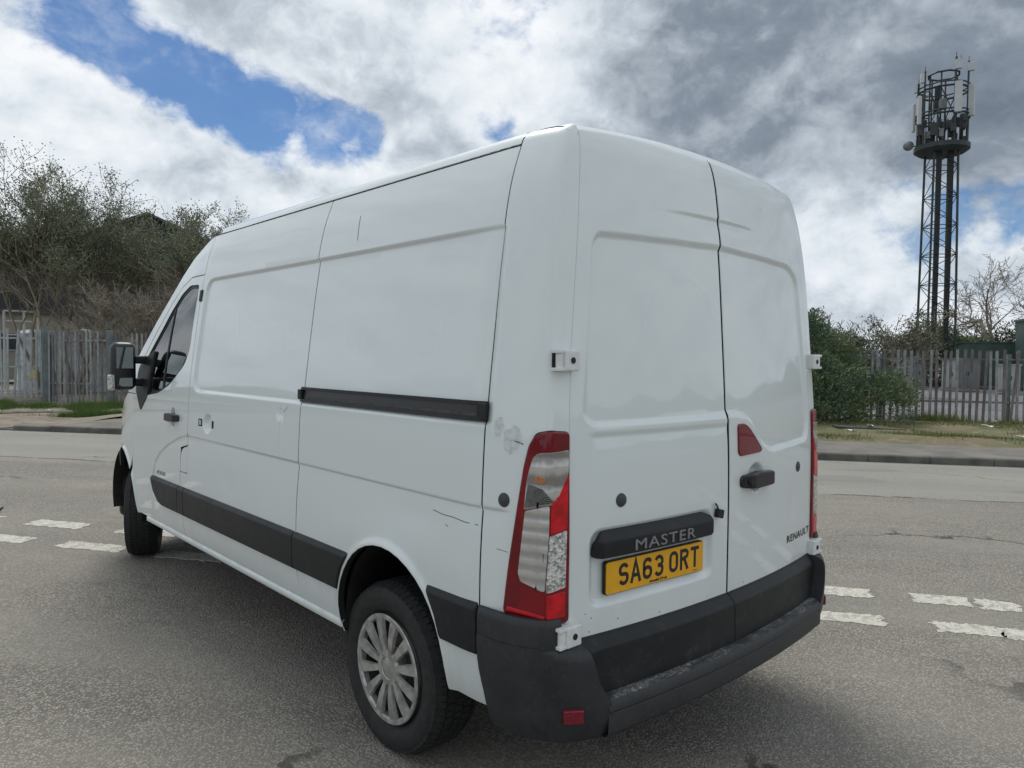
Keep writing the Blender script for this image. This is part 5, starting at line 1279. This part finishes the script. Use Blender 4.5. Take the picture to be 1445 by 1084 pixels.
vbox('remote_unit',(.60,-1.08,15.62),(.14,.09,.22),M_ant);vbox('remote_unit',(1.12,-.45,15.62),(.14,.09,.20),M_ant);vbox('remote_unit',(-1.17,-.4,15.0),(.07,.08,.24),M_ant);vbox('remote_unit',(-.90,-.85,15.28),(.08,.08,.22),M_ant,.4)
for l,d,z in((-.95,-.5,12.9),(-.35,-1.1,12.7),(.0,-.9,13.9),(.45,-1.05,12.7),(.9,-.6,12.9),(-.6,-.9,12.5),(.85,-.7,13.2),(-.05,-1.1,12.5),(-.25,-.4,14.6),(-.3,-.4,14.0),(.3,-.9,12.9),(-.75,-.8,13.1)): vbox('radio_unit',(l,d,z),(rg.uniform(.09,.16),.09,rg.uniform(.16,.30)),M_mast if rg.random()<.7 else M_galvd,rg.uniform(-.4,.4))
for i in range(16):
    a=i/16*6.28;vbox('radio_unit',(1.0*math.cos(a)*rg.uniform(.8,1.08),1.0*math.sin(a)*rg.uniform(.8,1.05),rg.uniform(12.4,13.3)),(rg.uniform(.06,.12),.08,rg.uniform(.14,.34)),M_mast if rg.random()<.8 else M_galvd,rg.uniform(-.5,.5))
bb=MB();V,F=lathe([(0,.0),(.05,.20),(.12,.24),(.16,.22),(.22,0)],20);bb.add([vpt(-1.42+0*x,-.5-x,12.15+0) if False else tuple(Vector(vpt(-1.42,-.5,12.18))+lat*y*1.0+Vector((0,0,1))*z-dep_*x) for x,y,z in V],F);bb.build('dish_antenna',M_galvd,mast,True)
bb=MB();bb.box((0,0,0),(.05,.05,.05));vbar('dish_arm',(-1.42,-.45,12.18),(-1.05,-.4,12.18),.03)
for l,d,z in((-1.05,-.4,15.2),(-.78,-.85,15.6),(-.55,.3,15.5),(.50,-1.05,16.0),(.68,-1.05,15.8),(1.02,-.45,15.9)): vbar('lightning_rod',(l,d,z-.2),(l,d,z+.22),.014)
for i in range(14):
    l=-.95+1.95*i/13;vbar('platform_cable',(l,-1.0+.2*math.sin(i*2.1),12.1),(l+rg.uniform(-.1,.1),-.9,13.2),.02,M_feed)
# equipment cabinets
M_cab=mat('cabinet_grey',(.16,.17,.17),.55,var=.12,vscale=3);M_cabw=mat('cabinet_white',(.34,.35,.35),.5,var=.1,vscale=3);M_cabg=mat('cabinet_green',(.05,.085,.07),.55,var=.15,vscale=3)
def cabinet(az,d,wd,dp,h,m_,label,base=.35):
    root=empty('equipment_cabinet',polar(az,d,base),label,'cabinet');rz=-R(az)+.2;rot=Matrix.Rotation(rz,3,'Z');o0_=Vector(polar(az,d,base))
    bb=MB();bb.box(o0_+Vector((0,0,h/2+.08)),(wd/2,dp/2,h/2),rot);bd=bb.build('cabinet_body',m_,root,bevel=.015)
    bb=MB();bb.box(o0_+Vector((0,0,.04)),(wd/2+.06,dp/2+.06,.05),rot);bb.build('plinth',M_conc,root)
    bb=MB();bb.box(o0_+Vector((0,0,h+.10)),(wd/2+.04,dp/2+.04,.03),rot);bb.build('roof_cap',m_,root)
    for s in(-1,1):
        bb=MB();bb.box(o0_+rot@Vector((s*wd*.24,-dp/2-.008,h/2+.08)),(wd*.22,.008,h*.45),rot);bb.build('cabinet_door',m_,root)
        bb=MB();bb.box(o0_+rot@Vector((s*wd*.06,-dp/2-.022,h*.55)),(.015,.012,.09),rot);bb.build('door_handle',M_feed,root)
cabinet(73.35,39,.55,.6,1.25,M_cabw,'narrow pale cabinet standing right of the mast foot');cabinet(74.25,39.2,.8,.6,1.30,M_cab,'grey double cabinet next to the narrow pale cabinet')
cabinet(76.6,38,.75,.6,1.05,M_cabw,'low pale cabinet in front of the dark green cabins');cabinet(71.4,40,.7,.6,1.3,M_cab,'grey cabinet left of the mast foot');cabinet(75.6,43,2.6,1.2,2.1,M_cabg,'large dark green cabin behind the row of cabinets');cabinet(78.6,42.5,2.2,1.2,2.1,M_cabg,'dark green cabin beside the green container');cabinet(70.3,41,.6,.6,1.2,M_cabw,'small pale cabinet beyond the evergreen bush')
# green container
cr_=empty('shipping_container',polar(79.2,41.5,.3),'tall green steel container at the edge of the mast compound','container');rot=Matrix.Rotation(-R(79.2)+.25,3,'Z');o0_=Vector(polar(79.2,41.5,.3))
M_cont=mat('container_green',(.055,.095,.085),.55,.1,var=.2,vscale=1.5)
bb=MB();bb.box(o0_+Vector((0,0,1.65)),(1.45,1.2,1.55),rot);bb.build('container_body',M_cont,cr_)
for i in range(14):
    bb=MB();bb.box(o0_+rot@Vector((-1.36+i*.209,-1.215,1.65)),(.055,.018,1.42),rot);bb.build('corrugation',M_cont,cr_)
for s in(-1,1):
    bb=MB();bb.box(o0_+rot@Vector((s*1.45,-1.2,1.65)),(.06,.06,1.62),rot);bb.build('corner_casting_post',M_cont,cr_)
bb=MB();bb.box(o0_+Vector((0,0,3.25)),(1.52,1.27,.05),rot);bb.build('container_roof',M_cont,cr_)
# ---------------- industrial buildings on the left
M_clad=mat('dark_cladding',(.028,.029,.033),.6,var=.18,vscale=.6);M_roofd=mat('dark_roof_sheet',(.045,.045,.048),.65,var=.2,vscale=.5)
def shed(name,az,d,wd,dp,eave,ridge,label,rz_off=0.0):
    o0_=Vector(polar(az,d,0));rz=-R(az)+rz_off;rot=Matrix.Rotation(rz,3,'Z');root=empty(name,o0_,label,'building')
    P=lambda x,y,z:tuple(o0_+rot@Vector((x,y,0))+Vector((0,0,z)));w_=wd/2
    prof=[(-w_,0),(w_,0),(w_,eave)]+([(0,ridge)] if ridge>eave else [])+[(-w_,eave)];n=len(prof)
    V=[P(x,0,z) for x,z in prof]+[P(x,dp,z) for x,z in prof];F=[tuple(range(n)),tuple(range(2*n-1,n-1,-1))]+[(i,i+n,(i+1)%n+n,(i+1)%n) for i in range(n)]
    obj('wall',V,F,M_clad,root)
    k=int(wd/.9)
    for i in range(k+1):
        x=-w_+wd*i/k;zt=eave+(ridge-eave)*(1-abs(x)/w_) if ridge>eave else eave
        bb=MB();V=[P(x+a,-.05+b,z) for z in(.1,zt-.05) for a,b in((-.06,-.02),(.06,-.02),(.06,.05),(-.06,.05))];bb.add(V,[(0,1,5,4),(1,2,6,5),(2,3,7,6),(3,0,4,7),(4,5,6,7)]);bb.build('cladding_rib',M_clad,root)
    if ridge>eave:
        for s in(-1,1):
            V=[P(s*(w_+.4),-.5,eave-.12),P(0,-.5,ridge+.06),P(0,dp+.3,ridge+.06),P(s*(w_+.4),dp+.3,eave-.12)];V+=[(x,y,z+.18) for x,y,z in V]
            obj('roof_slope',V,[(0,1,2,3),(7,6,5,4),(0,4,5,1),(1,5,6,2),(2,6,7,3),(3,7,4,0)],M_roofd,root)
    else:
        bb=MB();bb.box(o0_+rot@Vector((0,dp/2,0))+Vector((0,0,eave+.08)),(w_+.12,dp/2+.12,.14),rot);bb.build('parapet_cap',M_roofd,root)
    for i,x in enumerate(np.linspace(-w_*.6,w_*.6,3)):
        bb=MB();bb.box(o0_+rot@Vector((x,-.06,0))+Vector((0,0,2.0)),(1.6,.06,1.9),rot);dr=bb.build('roller_door',mat('roller_grey',(.09,.095,.10),.5,.3),root)
    return root
shed('industrial_shed',4.8,60,18,25,8.45,8.45,'dark flat topped industrial shed beyond the pale gate');shed('gabled_shed',16.3,58,13,30,8.45,11.2,'dark gabled industrial shed rising behind the leafy trees')
# portable cabin and clutter behind the gate
pc=empty('portable_cabin',polar(9.3,43,.12),'low beige portable cabin behind the pale gate','cabin');rot=Matrix.Rotation(-R(9.3),3,'Z');o0_=Vector(polar(9.3,43,.12))
M_beige=mat('beige_panel',(.22,.205,.165),.7,var=.12,vscale=2)
bb=MB();bb.box(o0_+Vector((0,0,1.75)),(4.6,1.3,1.55),rot);bb.build('cabin_wall',M_beige,pc)
bb=MB();bb.box(o0_+Vector((0,0,3.4)),(4.75,1.45,.12),rot);bb.build('cabin_roof',M_roofd,pc)
for x in(-3,-1,1.2,3.2):
    bb=MB();bb.box(o0_+rot@Vector((x,-1.32,2.0)),(.6,.03,.45),rot);wf=bb.build('cabin_window',M_galv,pc);bb=MB();bb.box(o0_+rot@Vector((x,-1.355,2.0)),(.52,.012,.38),rot);bb.build('pane',mat('dark_pane',(.02,.025,.03),.1),wf)
fr=empty('access_frame',polar(8.9,36,.12),'white tubular access frame standing behind the pale gate','frame');o0_=Vector(polar(8.9,36,.12));rot=Matrix.Rotation(-R(8.9)+.3,3,'Z')
M_wh=mat('frame_white',(.42,.43,.42),.5,var=.1)
for x in(-.6,.1,.6):
    bb=MB();bb.bar(o0_+rot@Vector((x,0,0)),o0_+rot@Vector((x,0,3.15)),.045,6);bb.build('upright',M_wh,fr)
for z in(2.2,2.75,3.15):
    bb=MB();bb.bar(o0_+rot@Vector((-.6,0,z)),o0_+rot@Vector((.6,0,z)),.035,6);bb.build('crossbar',M_wh,fr)
rs_=np.random.RandomState(6);c=Vector(polar(11.9,33,.12));A,B=np.meshgrid(np.linspace(-1.9,1.9,24),np.linspace(-1,1,12),indexing='ij');H_=2.25+.22*np.exp(-((A+.3)/1.2)**2)+.12*np.sin(A*3.1)*np.cos(B*2)+rs_.uniform(-.04,.04,A.shape);H_=np.where((abs(A)>1.85)|(abs(B)>.95),.05,H_)
rr_=-R(11.9);X_=c.x+A*math.cos(rr_)-B*math.sin(rr_);Y_=c.y+A*math.sin(rr_)+B*math.cos(rr_)
o=gridobj('sheeted_pile',np.stack([X_,Y_,H_],-1),mat('white_sheet',(.50,.51,.52),.6,var=.25,vscale=4),None,flip=True);tag(o,'pile covered by a crumpled white sheet behind the palisade','pile')
o=bpy.data.objects['roof'];

V=[];F=[];rs_=np.random.RandomState(12);az_=np.linspace(92,352,140)  # unseen skyline added behind the camera for the van paint to reflect
for i,a in enumerate(az_):
    h=7+3*math.sin(i*.35)+2.2*math.sin(i*1.3+1)+rs_.uniform(-1.2,1.2)
    for d,z in((230,-.5),(236,h*.7),(246,h),(300,h*.6)): V.append(polar(a,d,z))
for i in range(len(az_)-1):
    for k in range(3): F.append((i*4+k,(i+1)*4+k,(i+1)*4+k+1,i*4+k+1))
struct(obj('unseen_skyline',V,F,mat('skyline_dark_green',(.055,.065,.045),.95,var=.3,vscale=.1),None,True))
